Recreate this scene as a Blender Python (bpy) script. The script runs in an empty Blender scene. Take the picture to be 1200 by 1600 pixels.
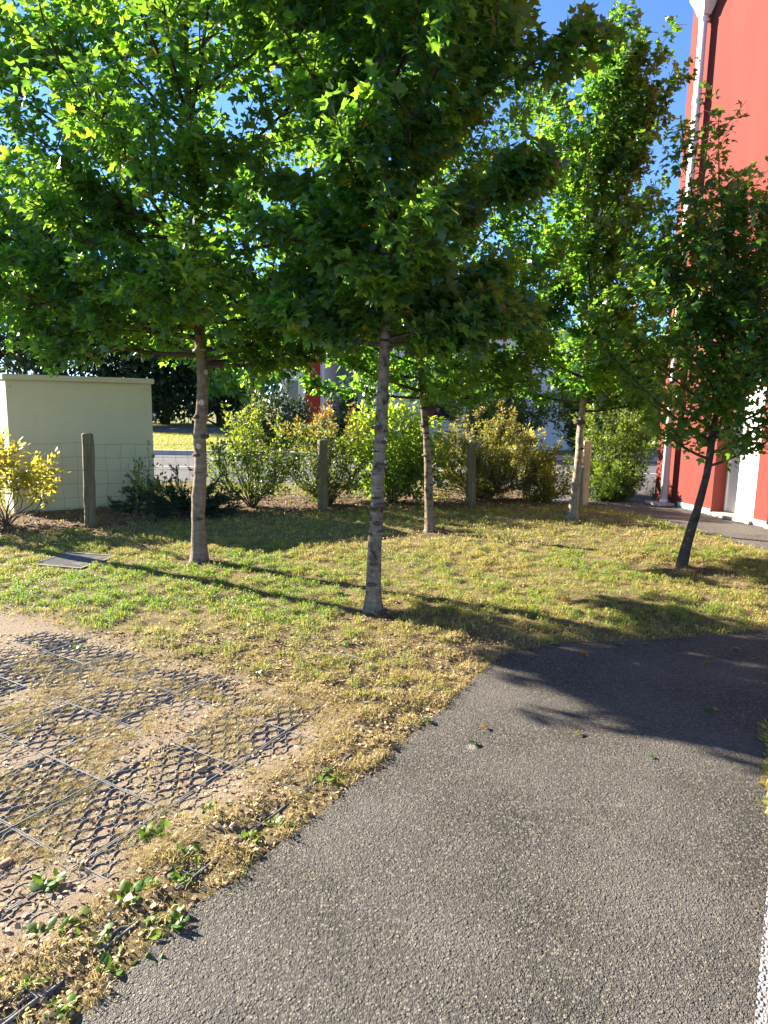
import bpy, math, random
import numpy as np
from mathutils import Vector, Matrix

# ------------------------------------------------------------------ camera, sky, sun, exposure
SC = bpy.context.scene
COL = SC.collection
CAM_H = 1.55
_p, _r = math.radians(9.1), math.radians(1.0)
_F = Vector((0, math.cos(_p), -math.sin(_p)))
_U0 = Vector((0, math.sin(_p), math.cos(_p)))
_R0 = Vector((1, 0, 0))
_R = math.cos(_r) * _R0 + math.sin(_r) * _U0
_U = -math.sin(_r) * _R0 + math.cos(_r) * _U0
cam = bpy.data.cameras.new('camera')
cam.sensor_fit = 'HORIZONTAL'
cam.sensor_width = 36
cam.lens = 36 * 1060 / 1200
cam.clip_start = 0.05
cam.clip_end = 2000
camo = bpy.data.objects.new('camera', cam)
COL.objects.link(camo)
m = Matrix.Identity(4)
for i in range(3):
    m[i][0], m[i][1], m[i][2] = _R[i], _U[i], -_F[i]
m[2][3] = CAM_H
camo.matrix_world = m
SC.camera = camo

SUN_AZ = math.radians(-61)      # clockwise from +Y
SUN_EL = math.radians(23)
SC.cycles.max_bounces = 5
SC.cycles.diffuse_bounces = 3
SC.cycles.glossy_bounces = 2
SC.cycles.transmission_bounces = 3
SC.cycles.caustics_reflective = False
SC.cycles.caustics_refractive = False
W = bpy.data.worlds.new('World')
SC.world = W
W.use_nodes = True
_nt = W.node_tree
_sky = _nt.nodes.new('ShaderNodeTexSky')
_sky.sky_type = 'NISHITA'
_sky.sun_disc = False
_sky.sun_elevation = SUN_EL
_sky.sun_rotation = SUN_AZ
_sky.altitude = 1500
_sky.air_density = 0.9
_sky.dust_density = 0.0
_sky.ozone_density = 6.0
_bg = _nt.nodes['Background']
_bg.inputs[1].default_value = 0.070
_nt.links.new(_sky.outputs[0], _bg.inputs[0])
SUN_DIR = Vector((math.sin(SUN_AZ) * math.cos(SUN_EL), math.cos(SUN_AZ) * math.cos(SUN_EL), math.sin(SUN_EL)))
sun = bpy.data.lights.new('sun', 'SUN')
sun.energy = 5.0
sun.angle = math.radians(0.53)
sun.color = (1.0, 0.90, 0.74)
suno = bpy.data.objects.new('sun', sun)
COL.objects.link(suno)
suno.rotation_euler = (-SUN_DIR).to_track_quat('-Z', 'Y').to_euler()
suno.location = SUN_DIR * 60
vs = SC.view_settings
vs.view_transform = 'Standard'
vs.look = 'None'
vs.exposure = 2.38
vs.gamma = 1.0
vs.use_curve_mapping = False

# ------------------------------------------------------------------ helpers
rng = np.random.default_rng(7)
random.seed(7)

def rnd(a, b, n=None):
    return rng.uniform(a, b, n)

def link(o, parent=None):
    COL.objects.link(o)
    if parent is not None:
        o.parent = parent
    return o

def tag(o, label=None, cat=None, group=None, kind=None):
    if label: o['label'] = label
    if cat: o['category'] = cat
    if group: o['group'] = group
    if kind: o['kind'] = kind
    return o

def empty(name, loc=(0, 0, 0), rz=0.0):
    o = bpy.data.objects.new(name, None)
    o.location = loc
    o.rotation_euler = (0, 0, rz)
    o.empty_display_size = 0.1
    return link(o)

def np_mesh(name, V, F, mat, attrs=None, smooth=False):
    """V (n,3), F (m,k) fixed k"""
    V = np.asarray(V, np.float32)
    F = np.asarray(F, np.int32)
    me = bpy.data.meshes.new(name)
    k = F.shape[1]
    me.vertices.add(len(V))
    me.vertices.foreach_set('co', V.ravel())
    me.loops.add(F.size)
    me.loops.foreach_set('vertex_index', F.ravel())
    me.polygons.add(len(F))
    me.polygons.foreach_set('loop_start', np.arange(0, F.size, k, dtype=np.int32))
    me.polygons.foreach_set('loop_total', np.full(len(F), k, np.int32))
    if smooth:
        me.polygons.foreach_set('use_smooth', np.ones(len(F), bool))
    me.update(calc_edges=True)
    for an, av in (attrs or {}).items():
        a = me.attributes.new(an, 'FLOAT', 'POINT')
        a.data.foreach_set('value', np.asarray(av, np.float32))
    me.materials.append(mat)
    return me

def np_obj(name, V, F, mat, parent=None, attrs=None, smooth=False):
    return link(bpy.data.objects.new(name, np_mesh(name, V, F, mat, attrs, smooth)), parent)

class MB:
    """collects polygons, builds one mesh"""
    def __init__(s):
        s.v, s.f = [], []
    def add(s, vs, fs):
        o = len(s.v)
        s.v += [tuple(v) for v in vs]
        s.f += [tuple(i + o for i in f) for f in fs]
        return s
    def box(s, x0, x1, y0, y1, z0, z1, bev=0.0):
        if bev <= 0:
            return s.add([(x0, y0, z0), (x1, y0, z0), (x1, y1, z0), (x0, y1, z0), (x0, y0, z1), (x1, y0, z1), (x1, y1, z1), (x0, y1, z1)],
                         [(3, 2, 1, 0), (4, 5, 6, 7), (0, 1, 5, 4), (1, 2, 6, 5), (2, 3, 7, 6), (3, 0, 4, 7)])
        b = bev
        X, Y, Z = (x0, x1), (y0, y1), (z0, z1)
        vs, idx = [], {}
        for i in (0, 1):
            for j in (0, 1):
                for k in (0, 1):
                    sx, sy, sz = (b if i == 0 else -b), (b if j == 0 else -b), (b if k == 0 else -b)
                    idx[i, j, k, 0] = len(vs); vs.append((X[i], Y[j] + sy, Z[k] + sz))
                    idx[i, j, k, 1] = len(vs); vs.append((X[i] + sx, Y[j], Z[k] + sz))
                    idx[i, j, k, 2] = len(vs); vs.append((X[i] + sx, Y[j] + sy, Z[k]))
        c = lambda i, j, k, a: idx[i, j, k, a]
        fs = []
        for s_ in (0, 1):
            q = [(s_, 0, 0), (s_, 1, 0), (s_, 1, 1), (s_, 0, 1)]
            q = q if s_ else q[::-1]
            fs.append([c(*t, 0) for t in q])
            q = [(0, s_, 0), (0, s_, 1), (1, s_, 1), (1, s_, 0)]
            q = q if s_ else q[::-1]
            fs.append([c(*t, 1) for t in q])
            q = [(0, 0, s_), (1, 0, s_), (1, 1, s_), (0, 1, s_)]
            q = q if s_ else q[::-1]
            fs.append([c(*t, 2) for t in q])
        for a in (0, 1):
            for d in (0, 1):
                fs.append([c(a, d, 0, 0), c(a, d, 1, 0), c(a, d, 1, 1), c(a, d, 0, 1)])
                fs.append([c(a, 0, d, 0), c(a, 1, d, 0), c(a, 1, d, 2), c(a, 0, d, 2)])
                fs.append([c(0, a, d, 1), c(1, a, d, 1), c(1, a, d, 2), c(0, a, d, 2)])
        for i in (0, 1):
            for j in (0, 1):
                for k in (0, 1):
                    fs.append([c(i, j, k, 0), c(i, j, k, 1), c(i, j, k, 2)])
        return s.add(vs, fs)
    def tube(s, pts, rad, n=8, cap=True):
        V, F = tube_arr(pts, rad, n)
        s.add(V.tolist(), F.tolist())
        if cap:
            o = len(s.v) - len(V)
            s.f.append(tuple(o + i for i in range(n))[::-1])
            s.f.append(tuple(o + len(V) - n + i for i in range(n)))
        return s
    def build(s, name, mat, parent=None, smooth=False):
        me = bpy.data.meshes.new(name)
        me.from_pydata(s.v, [], s.f)
        me.validate()
        import bmesh
        bm = bmesh.new(); bm.from_mesh(me)
        bmesh.ops.recalc_face_normals(bm, faces=bm.faces)
        bm.to_mesh(me); bm.free()
        if smooth:
            me.polygons.foreach_set('use_smooth', [True] * len(me.polygons))
        me.materials.append(mat)
        return link(bpy.data.objects.new(name, me), parent)

def tube_arr(pts, rad, n=6):
    P = np.asarray(pts, float)
    m_ = len(P)
    R = np.broadcast_to(np.asarray(rad, float), (m_,))
    T = np.gradient(P, axis=0)
    T /= np.linalg.norm(T, axis=1)[:, None] + 1e-9
    ref = np.array([0.0, 0, 1]) if abs(T[0, 2]) < 0.9 else np.array([1.0, 0, 0])
    A = np.cross(T, ref); A /= np.linalg.norm(A, axis=1)[:, None] + 1e-9
    B = np.cross(T, A)
    th = np.linspace(0, 2 * math.pi, n, endpoint=False)
    V = P[:, None] + R[:, None, None] * (np.cos(th)[None, :, None] * A[:, None] + np.sin(th)[None, :, None] * B[:, None])
    i = np.arange(m_ - 1)[:, None] * n
    j = np.arange(n)[None]
    k = (j + 1) % n
    F = np.stack([i + j, i + k, i + n + k, i + n + j], -1).reshape(-1, 4)
    return V.reshape(-1, 3), F

class Acc:
    def __init__(s): s.V, s.F, s.n, s.A = [], [], 0, []
    def add(s, V, F, a=None):
        s.V.append(V); s.F.append(F + s.n); s.n += len(V)
        if a is not None: s.A.append(a)
    def obj(s, name, mat, parent=None, smooth=True, attr=None):
        at = {attr: np.concatenate(s.A)} if attr else None
        return np_obj(name, np.concatenate(s.V), np.concatenate(s.F), mat, parent, at, smooth)

def hash2(ix, iy, seed=0):
    h = (ix * 374761393 + iy * 668265263 + seed * 1442695041) & 0xffffffff
    h = ((h ^ (h >> 13)) * 1274126177) & 0xffffffff
    return ((h ^ (h >> 16)) & 0xffff) / 65535.0

def vnoise(x, y, sc=1.0, seed=0):
    x = np.asarray(x, float) * sc; y = np.asarray(y, float) * sc
    ix, iy = np.floor(x).astype(np.int64), np.floor(y).astype(np.int64)
    fx, fy = x - ix, y - iy
    fx, fy = fx * fx * (3 - 2 * fx), fy * fy * (3 - 2 * fy)
    a = hash2(ix, iy, seed); b = hash2(ix + 1, iy, seed); c = hash2(ix, iy + 1, seed); d = hash2(ix + 1, iy + 1, seed)
    return (a * (1 - fx) + b * fx) * (1 - fy) + (c * (1 - fx) + d * fx) * fy

def fbm(x, y, sc=1.0, seed=0, o=3):
    t, w, s_ = 0, 1.0, 0
    for k in range(o):
        t = t + w * vnoise(x, y, sc * 2 ** k, seed + 17 * k); s_ += w; w *= 0.5
    return t / s_

def sstep(a, b, x):
    t = np.clip((x - a) / (b - a), 0, 1)
    return t * t * (3 - 2 * t)

def in_poly(x, y, poly):
    c = np.zeros(np.shape(x), bool)
    n = len(poly)
    for i in range(n):
        x0, y0 = poly[i]; x1, y1 = poly[(i + 1) % n]
        if y0 == y1: continue
        c ^= ((y0 > y) != (y1 > y)) & (x < (x1 - x0) * (y - y0) / (y1 - y0) + x0)
    return c

def dist_line(x, y, pts):
    d = np.full(np.shape(x), 1e9)
    for (x0, y0), (x1, y1) in zip(pts[:-1], pts[1:]):
        dx, dy = x1 - x0, y1 - y0
        t = np.clip(((x - x0) * dx + (y - y0) * dy) / (dx * dx + dy * dy), 0, 1)
        d = np.minimum(d, np.hypot(x - x0 - t * dx, y - y0 - t * dy))
    return d

# ------------------------------------------------------------------ materials
class N:
    def __init__(s, name):
        s.m = bpy.data.materials.new(name); s.m.use_nodes = True
        s.t = s.m.node_tree; s.t.nodes.clear()
        s.out = s.t.nodes.new('ShaderNodeOutputMaterial')
    def n(s, typ, ins=None, **kw):
        nd = s.t.nodes.new(typ)
        for k, v in kw.items(): setattr(nd, k, v)
        for k, v in (ins or {}).items():
            sock = nd.inputs[k]
            if hasattr(v, 'is_output') or isinstance(v, bpy.types.NodeSocket): s.t.links.new(v, sock)
            else: sock.default_value = v
        return nd
    def coord(s, kind='Object'):
        return s.n('ShaderNodeTexCoord').outputs[kind]
    def noise(s, vec, scale, detail=4, rough=0.55, dim='3D'):
        return s.n('ShaderNodeTexNoise', {'Vector': vec, 'Scale': scale, 'Detail': detail, 'Roughness': rough}).outputs['Fac']
    def ramp(s, fac, stops, interp='LINEAR'):
        nd = s.n('ShaderNodeValToRGB', {'Fac': fac})
        cr = nd.color_ramp; cr.interpolation = interp
        while len(cr.elements) < len(stops): cr.elements.new(0.5)
        for e, (p, c) in zip(cr.elements, stops):
            e.position = p
            e.color = (c, c, c, 1) if isinstance(c, (int, float)) else (*c, 1)
        return nd.outputs['Color']
    def mix(s, fac, a, b, blend='MIX'):
        nd = s.n('ShaderNodeMix', data_type='RGBA', blend_type=blend)
        for i, v in ((0, fac), (6, a), (7, b)):
            if isinstance(v, bpy.types.NodeSocket): s.t.links.new(v, nd.inputs[i])
            elif i == 0: nd.inputs[0].default_value = v
            else: nd.inputs[i].default_value = (*v, 1) if len(v) == 3 else v
        return nd.outputs[2]
    def math(s, op, a, b=0.5):
        nd = s.n('ShaderNodeMath', operation=op)
        for i, v in ((0, a), (1, b)):
            if isinstance(v, bpy.types.NodeSocket): s.t.links.new(v, nd.inputs[i])
            else: nd.inputs[i].default_value = v
        return nd.outputs[0]
    def bump(s, h, strength=0.3, dist=0.01, normal=None):
        ins = {'Height': h, 'Strength': strength, 'Distance': dist}
        if normal is not None: ins['Normal'] = normal
        return s.n('ShaderNodeBump', ins).outputs[0]
    def pbr(s, base, rough=0.8, normal=None, metal=0.0, spec=0.5):
        nd = s.n('ShaderNodeBsdfPrincipled')
        for k, v in (('Base Color', base), ('Roughness', rough), ('Metallic', metal), ('Specular IOR Level', spec)):
            if isinstance(v, bpy.types.NodeSocket): s.t.links.new(v, nd.inputs[k])
            else: nd.inputs[k].default_value = (*v, 1) if isinstance(v, tuple) else v
        if normal is not None: s.t.links.new(normal, nd.inputs['Normal'])
        return nd.outputs[0]
    def done(s, shader):
        s.t.links.new(shader, s.out.inputs[0]); return s.m

def mat_asphalt(name, stone=112.0, dark=(0.031, 0.0285, 0.023), light=(0.255, 0.234, 0.188), bump=1.0, tan=0.5):
    b = N(name); co = b.coord()
    warp = b.n('ShaderNodeTexNoise', {'Vector': co, 'Scale': 60.0, 'Detail': 2.0}).outputs['Color']
    wc = b.n('ShaderNodeVectorMath', {0: co, 1: b.n('ShaderNodeVectorMath', {0: warp, 'Scale': 0.0025}, operation='SCALE').outputs[0]}, operation='ADD').outputs[0]
    v1 = b.n('ShaderNodeTexVoronoi', {'Vector': wc, 'Scale': stone, 'Randomness': 1.0})
    v2 = b.n('ShaderNodeTexVoronoi', {'Vector': wc, 'Scale': stone * 2.3, 'Randomness': 1.0})
    sep = b.n('ShaderNodeSeparateColor', {0: v1.outputs['Color']})
    stonec = b.ramp(sep.outputs[0], [(0.0, dark), (0.35, tuple(0.55 * x + 0.2 * y for x, y in zip(dark, light))), (0.8, tuple(0.5 * (x + y) for x, y in zip(dark, light))), (1.0, light)])
    tint = b.ramp(sep.outputs[1], [(0.0, (1, 1, 1)), (0.7, (1, 0.97, 0.93)), (0.86, (1.15, 0.92, 0.68)), (1.0, (0.92, 0.97, 1.08))])
    c = b.mix(tan, stonec, tint, 'MULTIPLY')
    gap = b.ramp(v1.outputs['Distance'], [(0.30, 0.0), (0.62, 1.0)])
    c = b.mix(b.math('MULTIPLY', gap, 0.75), c, (0.022, 0.020, 0.018))
    big = b.noise(co, 1.6, 5)
    c = b.mix(b.ramp(big, [(0.38, 0.0), (0.66, 0.5)]), c, (0.15, 0.135, 0.12))
    dust = b.noise(co, 6.0, 6, 0.7)
    c = b.mix(b.ramp(dust, [(0.62, 0.0), (0.80, 0.35)]), c, (0.17, 0.13, 0.085))
    spots = b.n('ShaderNodeTexVoronoi', {'Vector': wc, 'Scale': 3.2, 'Randomness': 1.0})
    spn = b.math('ADD', spots.outputs['Distance'], b.math('MULTIPLY', b.noise(co, 70, 2), 0.06))
    ss = b.n('ShaderNodeSeparateColor', {0: spots.outputs['Color']})
    spot = b.math('MULTIPLY', b.ramp(spn, [(0.07, 1.0), (0.13, 0.0)]), b.ramp(ss.outputs[2], [(0.42, 0.0), (0.5, 0.7)]))
    c = b.mix(spot, c, (0.30, 0.28, 0.26))
    h = b.math('ADD', b.math('MULTIPLY', b.ramp(v1.outputs['Distance'], [(0.0, 1.0), (0.75, 0.0)]), sep.outputs[2]), b.math('MULTIPLY', b.ramp(v2.outputs['Distance'], [(0, 1.0), (0.8, 0.0)]), 0.35))
    nrm = b.bump(h, bump, 0.011)
    nrm = b.bump(big, 0.25, 0.05, nrm)
    return b.done(b.pbr(c, 0.75, nrm, spec=0.4))

def mat_lawn():
    b = N('lawn_soil'); co = b.coord()
    soil = b.n('ShaderNodeAttribute', attribute_name='soil').outputs['Fac']
    mulch = b.n('ShaderNodeAttribute', attribute_name='mulch').outputs['Fac']
    n1 = b.noise(co, 5.0, 6, 0.65); n2 = b.noise(co, 60.0, 5, 0.7); n3 = b.noise(co, 240.0, 3, 0.6)
    grass = b.ramp(n2, [(0.3, (0.055, 0.042, 0.02)), (0.5, (0.14, 0.108, 0.048)), (0.7, (0.30, 0.23, 0.11))])
    grass = b.mix(b.ramp(n1, [(0.4, 0.0), (0.7, 0.6)]), grass, (0.26, 0.195, 0.10))
    dirt = b.ramp(n3, [(0.25, (0.13, 0.10, 0.075)), (0.5, (0.27, 0.21, 0.155)), (0.75, (0.42, 0.34, 0.255))])
    dirt = b.mix(b.ramp(n1, [(0.3, 0.0), (0.7, 0.7)]), dirt, (0.25, 0.195, 0.135))
    mul = b.ramp(n2, [(0.3, (0.045, 0.03, 0.02)), (0.5, (0.14, 0.085, 0.055)), (0.72, (0.30, 0.20, 0.13))])
    c = b.mix(soil, grass, dirt)
    c = b.mix(mulch, c, mul)
    h = b.math('ADD', n2, b.math('MULTIPLY', n3, 0.5))
    return b.done(b.pbr(c, 0.95, b.bump(h, 0.7, 0.012), spec=0.15))

def mat_ground():
    b = N('ground_dry_grass'); co = b.coord()
    n1 = b.noise(co, 0.8, 5); n2 = b.noise(co, 14.0, 6, 0.7)
    c = b.ramp(n2, [(0.3, (0.10, 0.10, 0.03)), (0.55, (0.26, 0.24, 0.07)), (0.75, (0.36, 0.30, 0.12))])
    c = b.mix(b.ramp(n1, [(0.4, 0.0), (0.65, 0.6)]), c, (0.13, 0.16, 0.035))
    return b.done(b.pbr(c, 0.95, b.bump(n2, 0.6, 0.05), spec=0.1))

def mat_leaf(name, stops, trans, tfac=0.42, rough=0.42, spec=0.5):
    b = N(name)
    t = b.n('ShaderNodeAttribute', attribute_name='tint').outputs['Fac']
    c = b.ramp(t, stops)
    tc = b.ramp(t, trans)
    geo = b.n('ShaderNodeNewGeometry')
    c2 = b.mix(b.math('MULTIPLY', geo.outputs['Backfacing'], 0.35), c, (0.16, 0.24, 0.11))
    co = b.coord()
    ns = b.noise(co, 45.0, 3)
    c2 = b.mix(b.math('MULTIPLY', ns, 0.35), c2, b.mix(1.0, c2, (0.55, 0.6, 0.5), 'MULTIPLY'))
    p = b.pbr(c2, rough, spec=spec)
    tr = b.n('ShaderNodeBsdfTranslucent', {'Color': tc}).outputs[0]
    mx = b.n('ShaderNodeMixShader', {0: tfac, 1: p, 2: tr}).outputs[0]
    return b.done(mx)

def mat_bark(name, a, c_, ring=26.0, moss=0.0, blotch=0.5):
    b = N(name); co = b.coord()
    mp = b.n('ShaderNodeMapping', {'Vector': co, 'Scale': (9.0, 9.0, 38.0)}).outputs[0]
    n1 = b.noise(mp, 1.0, 6, 0.65)
    mp2 = b.n('ShaderNodeMapping', {'Vector': co, 'Scale': (46.0, 46.0, 7.0)}).outputs[0]
    n2 = b.noise(mp2, 1.0, 5, 0.65)
    n3 = b.noise(co, 11.0, 4)
    mp3 = b.n('ShaderNodeMapping', {'Vector': co, 'Scale': (3.0, 3.0, 30.0)}).outputs[0]
    n4 = b.noise(mp3, 1.0, 3, 0.5)
    c = b.ramp(b.math('ADD', b.math('MULTIPLY', n1, 0.6), b.math('MULTIPLY', n2, 0.4)), [(0.3, a), (0.62, c_), (0.8, tuple(min(1, x * 1.35) for x in c_))])
    c = b.mix(b.math('MULTIPLY', b.ramp(n3, [(0.52, 0.0), (0.66, 1.0)]), blotch), c, tuple(x * 0.45 for x in a))
    c = b.mix(b.math('MULTIPLY', b.ramp(n4, [(0.60, 0.0), (0.68, 1.0)]), blotch), c, tuple(x * 0.4 for x in a))
    if moss: c = b.mix(b.math('MULTIPLY', b.ramp(n3, [(0.3, 1.0), (0.5, 0.0)]), moss), c, (0.12, 0.13, 0.05))
    h = b.math('ADD', n1, b.math('MULTIPLY', n2, 0.7))
    return b.done(b.pbr(c, 0.9, b.bump(h, 0.8, 0.012), spec=0.2))

def mat_simple(name, col, rough=0.6, metal=0.0, spec=0.5, vary=0.12, nscale=6.0, bump=0.0, bscale=90.0, bdist=0.003, dirt=None):
    b = N(name); co = b.coord()
    n1 = b.noise(co, nscale, 5, 0.6)
    lo = tuple(max(0, x * (1 - vary)) for x in col); hi = tuple(min(1, x * (1 + vary)) for x in col)
    c = b.ramp(n1, [(0.3, lo), (0.7, hi)])
    if dirt:
        n2 = b.noise(co, nscale * 2.7, 6, 0.7)
        c = b.mix(b.ramp(n2, [(0.52, 0.0), (0.75, dirt[1])]), c, dirt[0])
    nrm = b.bump(b.noise(co, bscale, 4, 0.6), bump, bdist) if bump else None
    return b.done(b.pbr(c, rough, nrm, metal, spec))

def mat_wood(name, a, c_):
    b = N(name); co = b.coord()
    mp = b.n('ShaderNodeMapping', {'Vector': co, 'Scale': (60.0, 60.0, 3.0)}).outputs[0]
    n = b.noise(mp, 1.0, 6, 0.65)
    n2 = b.noise(co, 8.0, 4)
    c = b.ramp(n, [(0.3, a), (0.7, c_)])
    c = b.mix(b.ramp(n2, [(0.45, 0.0), (0.7, 0.45)]), c, (0.10, 0.11, 0.055))
    return b.done(b.pbr(c, 0.9, b.bump(n, 0.6, 0.004), spec=0.2))

def mat_stucco(name, col, streak=0.15):
    b = N(name); co = b.coord()
    n1 = b.noise(co, 0.7, 5, 0.6)
    mp = b.n('ShaderNodeMapping', {'Vector': co, 'Scale': (3.0, 3.0, 0.25)}).outputs[0]
    n2 = b.noise(mp, 1.0, 5, 0.6)
    n3 = b.noise(co, 160.0, 3, 0.6)
    c = b.ramp(n1, [(0.3, tuple(x * 0.93 for x in col)), (0.7, tuple(min(1, x * 1.06) for x in col))])
    c = b.mix(b.math('MULTIPLY', b.ramp(n2, [(0.45, 0.0), (0.75, 1.0)]), streak), c, tuple(x * 0.7 + 0.03 for x in col))
    return b.done(b.pbr(c, 0.88, b.bump(n3, 0.5, 0.004), spec=0.2))

def mat_line():
    b = N('worn_white_road_paint'); co = b.coord()
    v1 = b.n('ShaderNodeTexVoronoi', {'Vector': co, 'Scale': 95.0})
    sep = b.n('ShaderNodeSeparateColor', {0: v1.outputs['Color']})
    n = b.noise(co, 9.0, 5, 0.7)
    f = b.math('GREATER_THAN', b.math('ADD', sep.outputs[0], b.math('MULTIPLY', n, 0.6)), 0.52)
    gap = b.ramp(v1.outputs['Distance'], [(0.42, 1.0), (0.6, 0.0)])
    c = b.mix(b.math('MULTIPLY', f, gap), (0.24, 0.22, 0.20), (0.38, 0.36, 0.34))
    return b.done(b.pbr(c, 0.7, b.bump(b.ramp(v1.outputs['Distance'], [(0, 1.0), (0.75, 0.0)]), 0.8, 0.008)))

M = {}
M['asphalt'] = mat_asphalt('path_asphalt')
M['road'] = mat_asphalt('road_asphalt', 60.0, (0.10, 0.10, 0.105), (0.26, 0.26, 0.27), 0.3, 0.2)
M['paving'] = mat_asphalt('side_path_asphalt', 80.0, (0.06, 0.05, 0.043), (0.24, 0.20, 0.165), 0.5, 0.5)
M['lawn'] = mat_lawn()
M['ground'] = mat_ground()
GREEN = [(0.0, (0.015, 0.060, 0.034)), (0.5, (0.027, 0.096, 0.044)), (0.88, (0.060, 0.145, 0.045)), (0.97, (0.22, 0.20, 0.03)), (1.0, (0.30, 0.14, 0.03))]
GTR = [(0.0, (0.14, 0.38, 0.03)), (0.5, (0.31, 0.60, 0.035)), (0.88, (0.54, 0.78, 0.04)), (0.97, (0.60, 0.50, 0.04)), (1.0, (0.55, 0.25, 0.04))]
M['maple'] = mat_leaf('maple_leaf', GREEN, GTR, 0.46, 0.32)
M['shrub'] = mat_leaf('shrub_leaf', [(0, (0.03, 0.075, 0.015)), (0.6, (0.07, 0.13, 0.02)), (1, (0.15, 0.19, 0.03))], [(0, (0.16, 0.30, 0.02)), (1, (0.50, 0.56, 0.04))], 0.40, 0.35)
M['shrub_red'] = mat_leaf('red_tipped_leaf', [(0, (0.03, 0.07, 0.018)), (0.6, (0.07, 0.11, 0.02)), (0.85, (0.20, 0.16, 0.04)), (1, (0.36, 0.13, 0.05))], [(0, (0.14, 0.26, 0.02)), (0.6, (0.36, 0.42, 0.04)), (1, (0.62, 0.28, 0.08))], 0.38, 0.4)
M['lime'] = mat_leaf('lime_leaf', [(0, (0.05, 0.12, 0.015)), (1, (0.12, 0.22, 0.02))], [(0, (0.26, 0.44, 0.02)), (1, (0.62, 0.74, 0.05))], 0.50, 0.4)
M['olive'] = mat_leaf('olive_leaf', [(0, (0.07, 0.075, 0.025)), (0.5, (0.15, 0.15, 0.035)), (0.8, (0.25, 0.20, 0.06)), (1, (0.26, 0.14, 0.07))], [(0, (0.24, 0.24, 0.04)), (0.6, (0.46, 0.42, 0.06)), (1, (0.5, 0.32, 0.10))], 0.38, 0.5)
M['yellow'] = mat_leaf('yellow_leaf', [(0, (0.16, 0.19, 0.02)), (0.5, (0.36, 0.32, 0.03)), (1, (0.55, 0.42, 0.06))], [(0, (0.42, 0.46, 0.03)), (1, (0.85, 0.68, 0.08))], 0.42, 0.45)
M['juniper'] = mat_leaf('juniper_needle', [(0, (0.012, 0.035, 0.016)), (1, (0.035, 0.075, 0.03))], [(0, (0.04, 0.10, 0.03)), (1, (0.08, 0.17, 0.04))], 0.2, 0.6, 0.3)
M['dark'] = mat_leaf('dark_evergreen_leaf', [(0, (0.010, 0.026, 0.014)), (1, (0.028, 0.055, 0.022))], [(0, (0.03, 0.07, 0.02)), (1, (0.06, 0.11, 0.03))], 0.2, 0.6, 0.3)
M['grass'] = mat_leaf('grass_blade', [(0, (0.62, 0.43, 0.21)), (0.25, (0.54, 0.42, 0.14)), (0.5, (0.36, 0.33, 0.06)), (0.75, (0.19, 0.25, 0.035)), (1, (0.10, 0.22, 0.03))],
                      [(0, (0.60, 0.45, 0.18)), (0.4, (0.55, 0.48, 0.10)), (1, (0.34, 0.55, 0.04))], 0.34, 0.55, 0.3)
M['litter'] = mat_leaf('leaf_litter_chip', [(0, (0.07, 0.04, 0.025)), (0.5, (0.24, 0.15, 0.09)), (1, (0.55, 0.42, 0.26))], [(0, (0.05, 0.03, 0.02)), (1, (0.3, 0.2, 0.1))], 0.1, 0.7, 0.2)
M['bark1'] = mat_bark('maple_bark_brown', (0.10, 0.072, 0.052), (0.30, 0.225, 0.165))
M['bark2'] = mat_bark('maple_bark_grey', (0.075, 0.056, 0.040), (0.31, 0.24, 0.17), blotch=0.95)
M['bark3'] = mat_bark('maple_bark_light', (0.13, 0.105, 0.08), (0.36, 0.30, 0.23))
M['bark4'] = mat_bark('maple_bark_dark', (0.030, 0.022, 0.017), (0.11, 0.082, 0.062))
M['twig'] = mat_simple('twig_bark', (0.075, 0.055, 0.042), 0.85, vary=0.35, nscale=30, spec=0.2)
M['stem'] = mat_simple('shrub_stem_bark', (0.11, 0.085, 0.06), 0.85, vary=0.35, nscale=30, spec=0.2)
M['scar'] = mat_simple('cut_wood', (0.50, 0.42, 0.31), 0.8, vary=0.25, nscale=60, spec=0.2)
M['wood'] = mat_wood('weathered_post_wood', (0.085, 0.066, 0.043), (0.25, 0.20, 0.13))
M['wood2'] = mat_wood('pale_post_wood', (0.30, 0.23, 0.14), (0.52, 0.42, 0.28))
M['wire'] = mat_simple('galvanised_wire', (0.10, 0.10, 0.095), 0.55, 0.5, vary=0.3)
M['cabinet'] = mat_simple('cabinet_cream_paint', (0.56, 0.545, 0.41), 0.6, vary=0.05, nscale=1.6, bump=0.15, bscale=130, bdist=0.002, dirt=((0.40, 0.38, 0.26), 0.30))
M['seam'] = mat_simple('cabinet_seam', (0.20, 0.205, 0.15), 0.7)
M['concrete'] = mat_simple('grey_concrete', (0.36, 0.35, 0.33), 0.9, vary=0.18, nscale=9, bump=0.5, bscale=120, dirt=((0.22, 0.21, 0.18), 0.5))
M['red'] = mat_stucco('red_render', (0.170, 0.037, 0.030), 0.4)
M['redpale'] = mat_stucco('far_red_render', (0.30, 0.04, 0.03))
M['white'] = mat_stucco('white_render', (0.70, 0.70, 0.70), 0.2)
M['pipe'] = mat_simple('white_downpipe', (0.78, 0.77, 0.78), 0.35, vary=0.05, nscale=3, dirt=((0.55, 0.53, 0.5), 0.25))
M['door'] = mat_simple('white_door_paint', (0.82, 0.82, 0.80), 0.45, vary=0.04, nscale=3, dirt=((0.62, 0.60, 0.55), 0.2))
M['sill'] = mat_simple('cream_threshold', (0.58, 0.52, 0.40), 0.8, vary=0.1, nscale=12)
M['plinth'] = mat_simple('grey_plinth', (0.34, 0.37, 0.40), 0.6, vary=0.12, nscale=10)
M['plastic'] = mat_simple('grey_plastic_grid', (0.20, 0.195, 0.19), 0.5, vary=0.4, nscale=25, dirt=((0.30, 0.25, 0.20), 0.9))
M['paint'] = mat_line()
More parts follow.
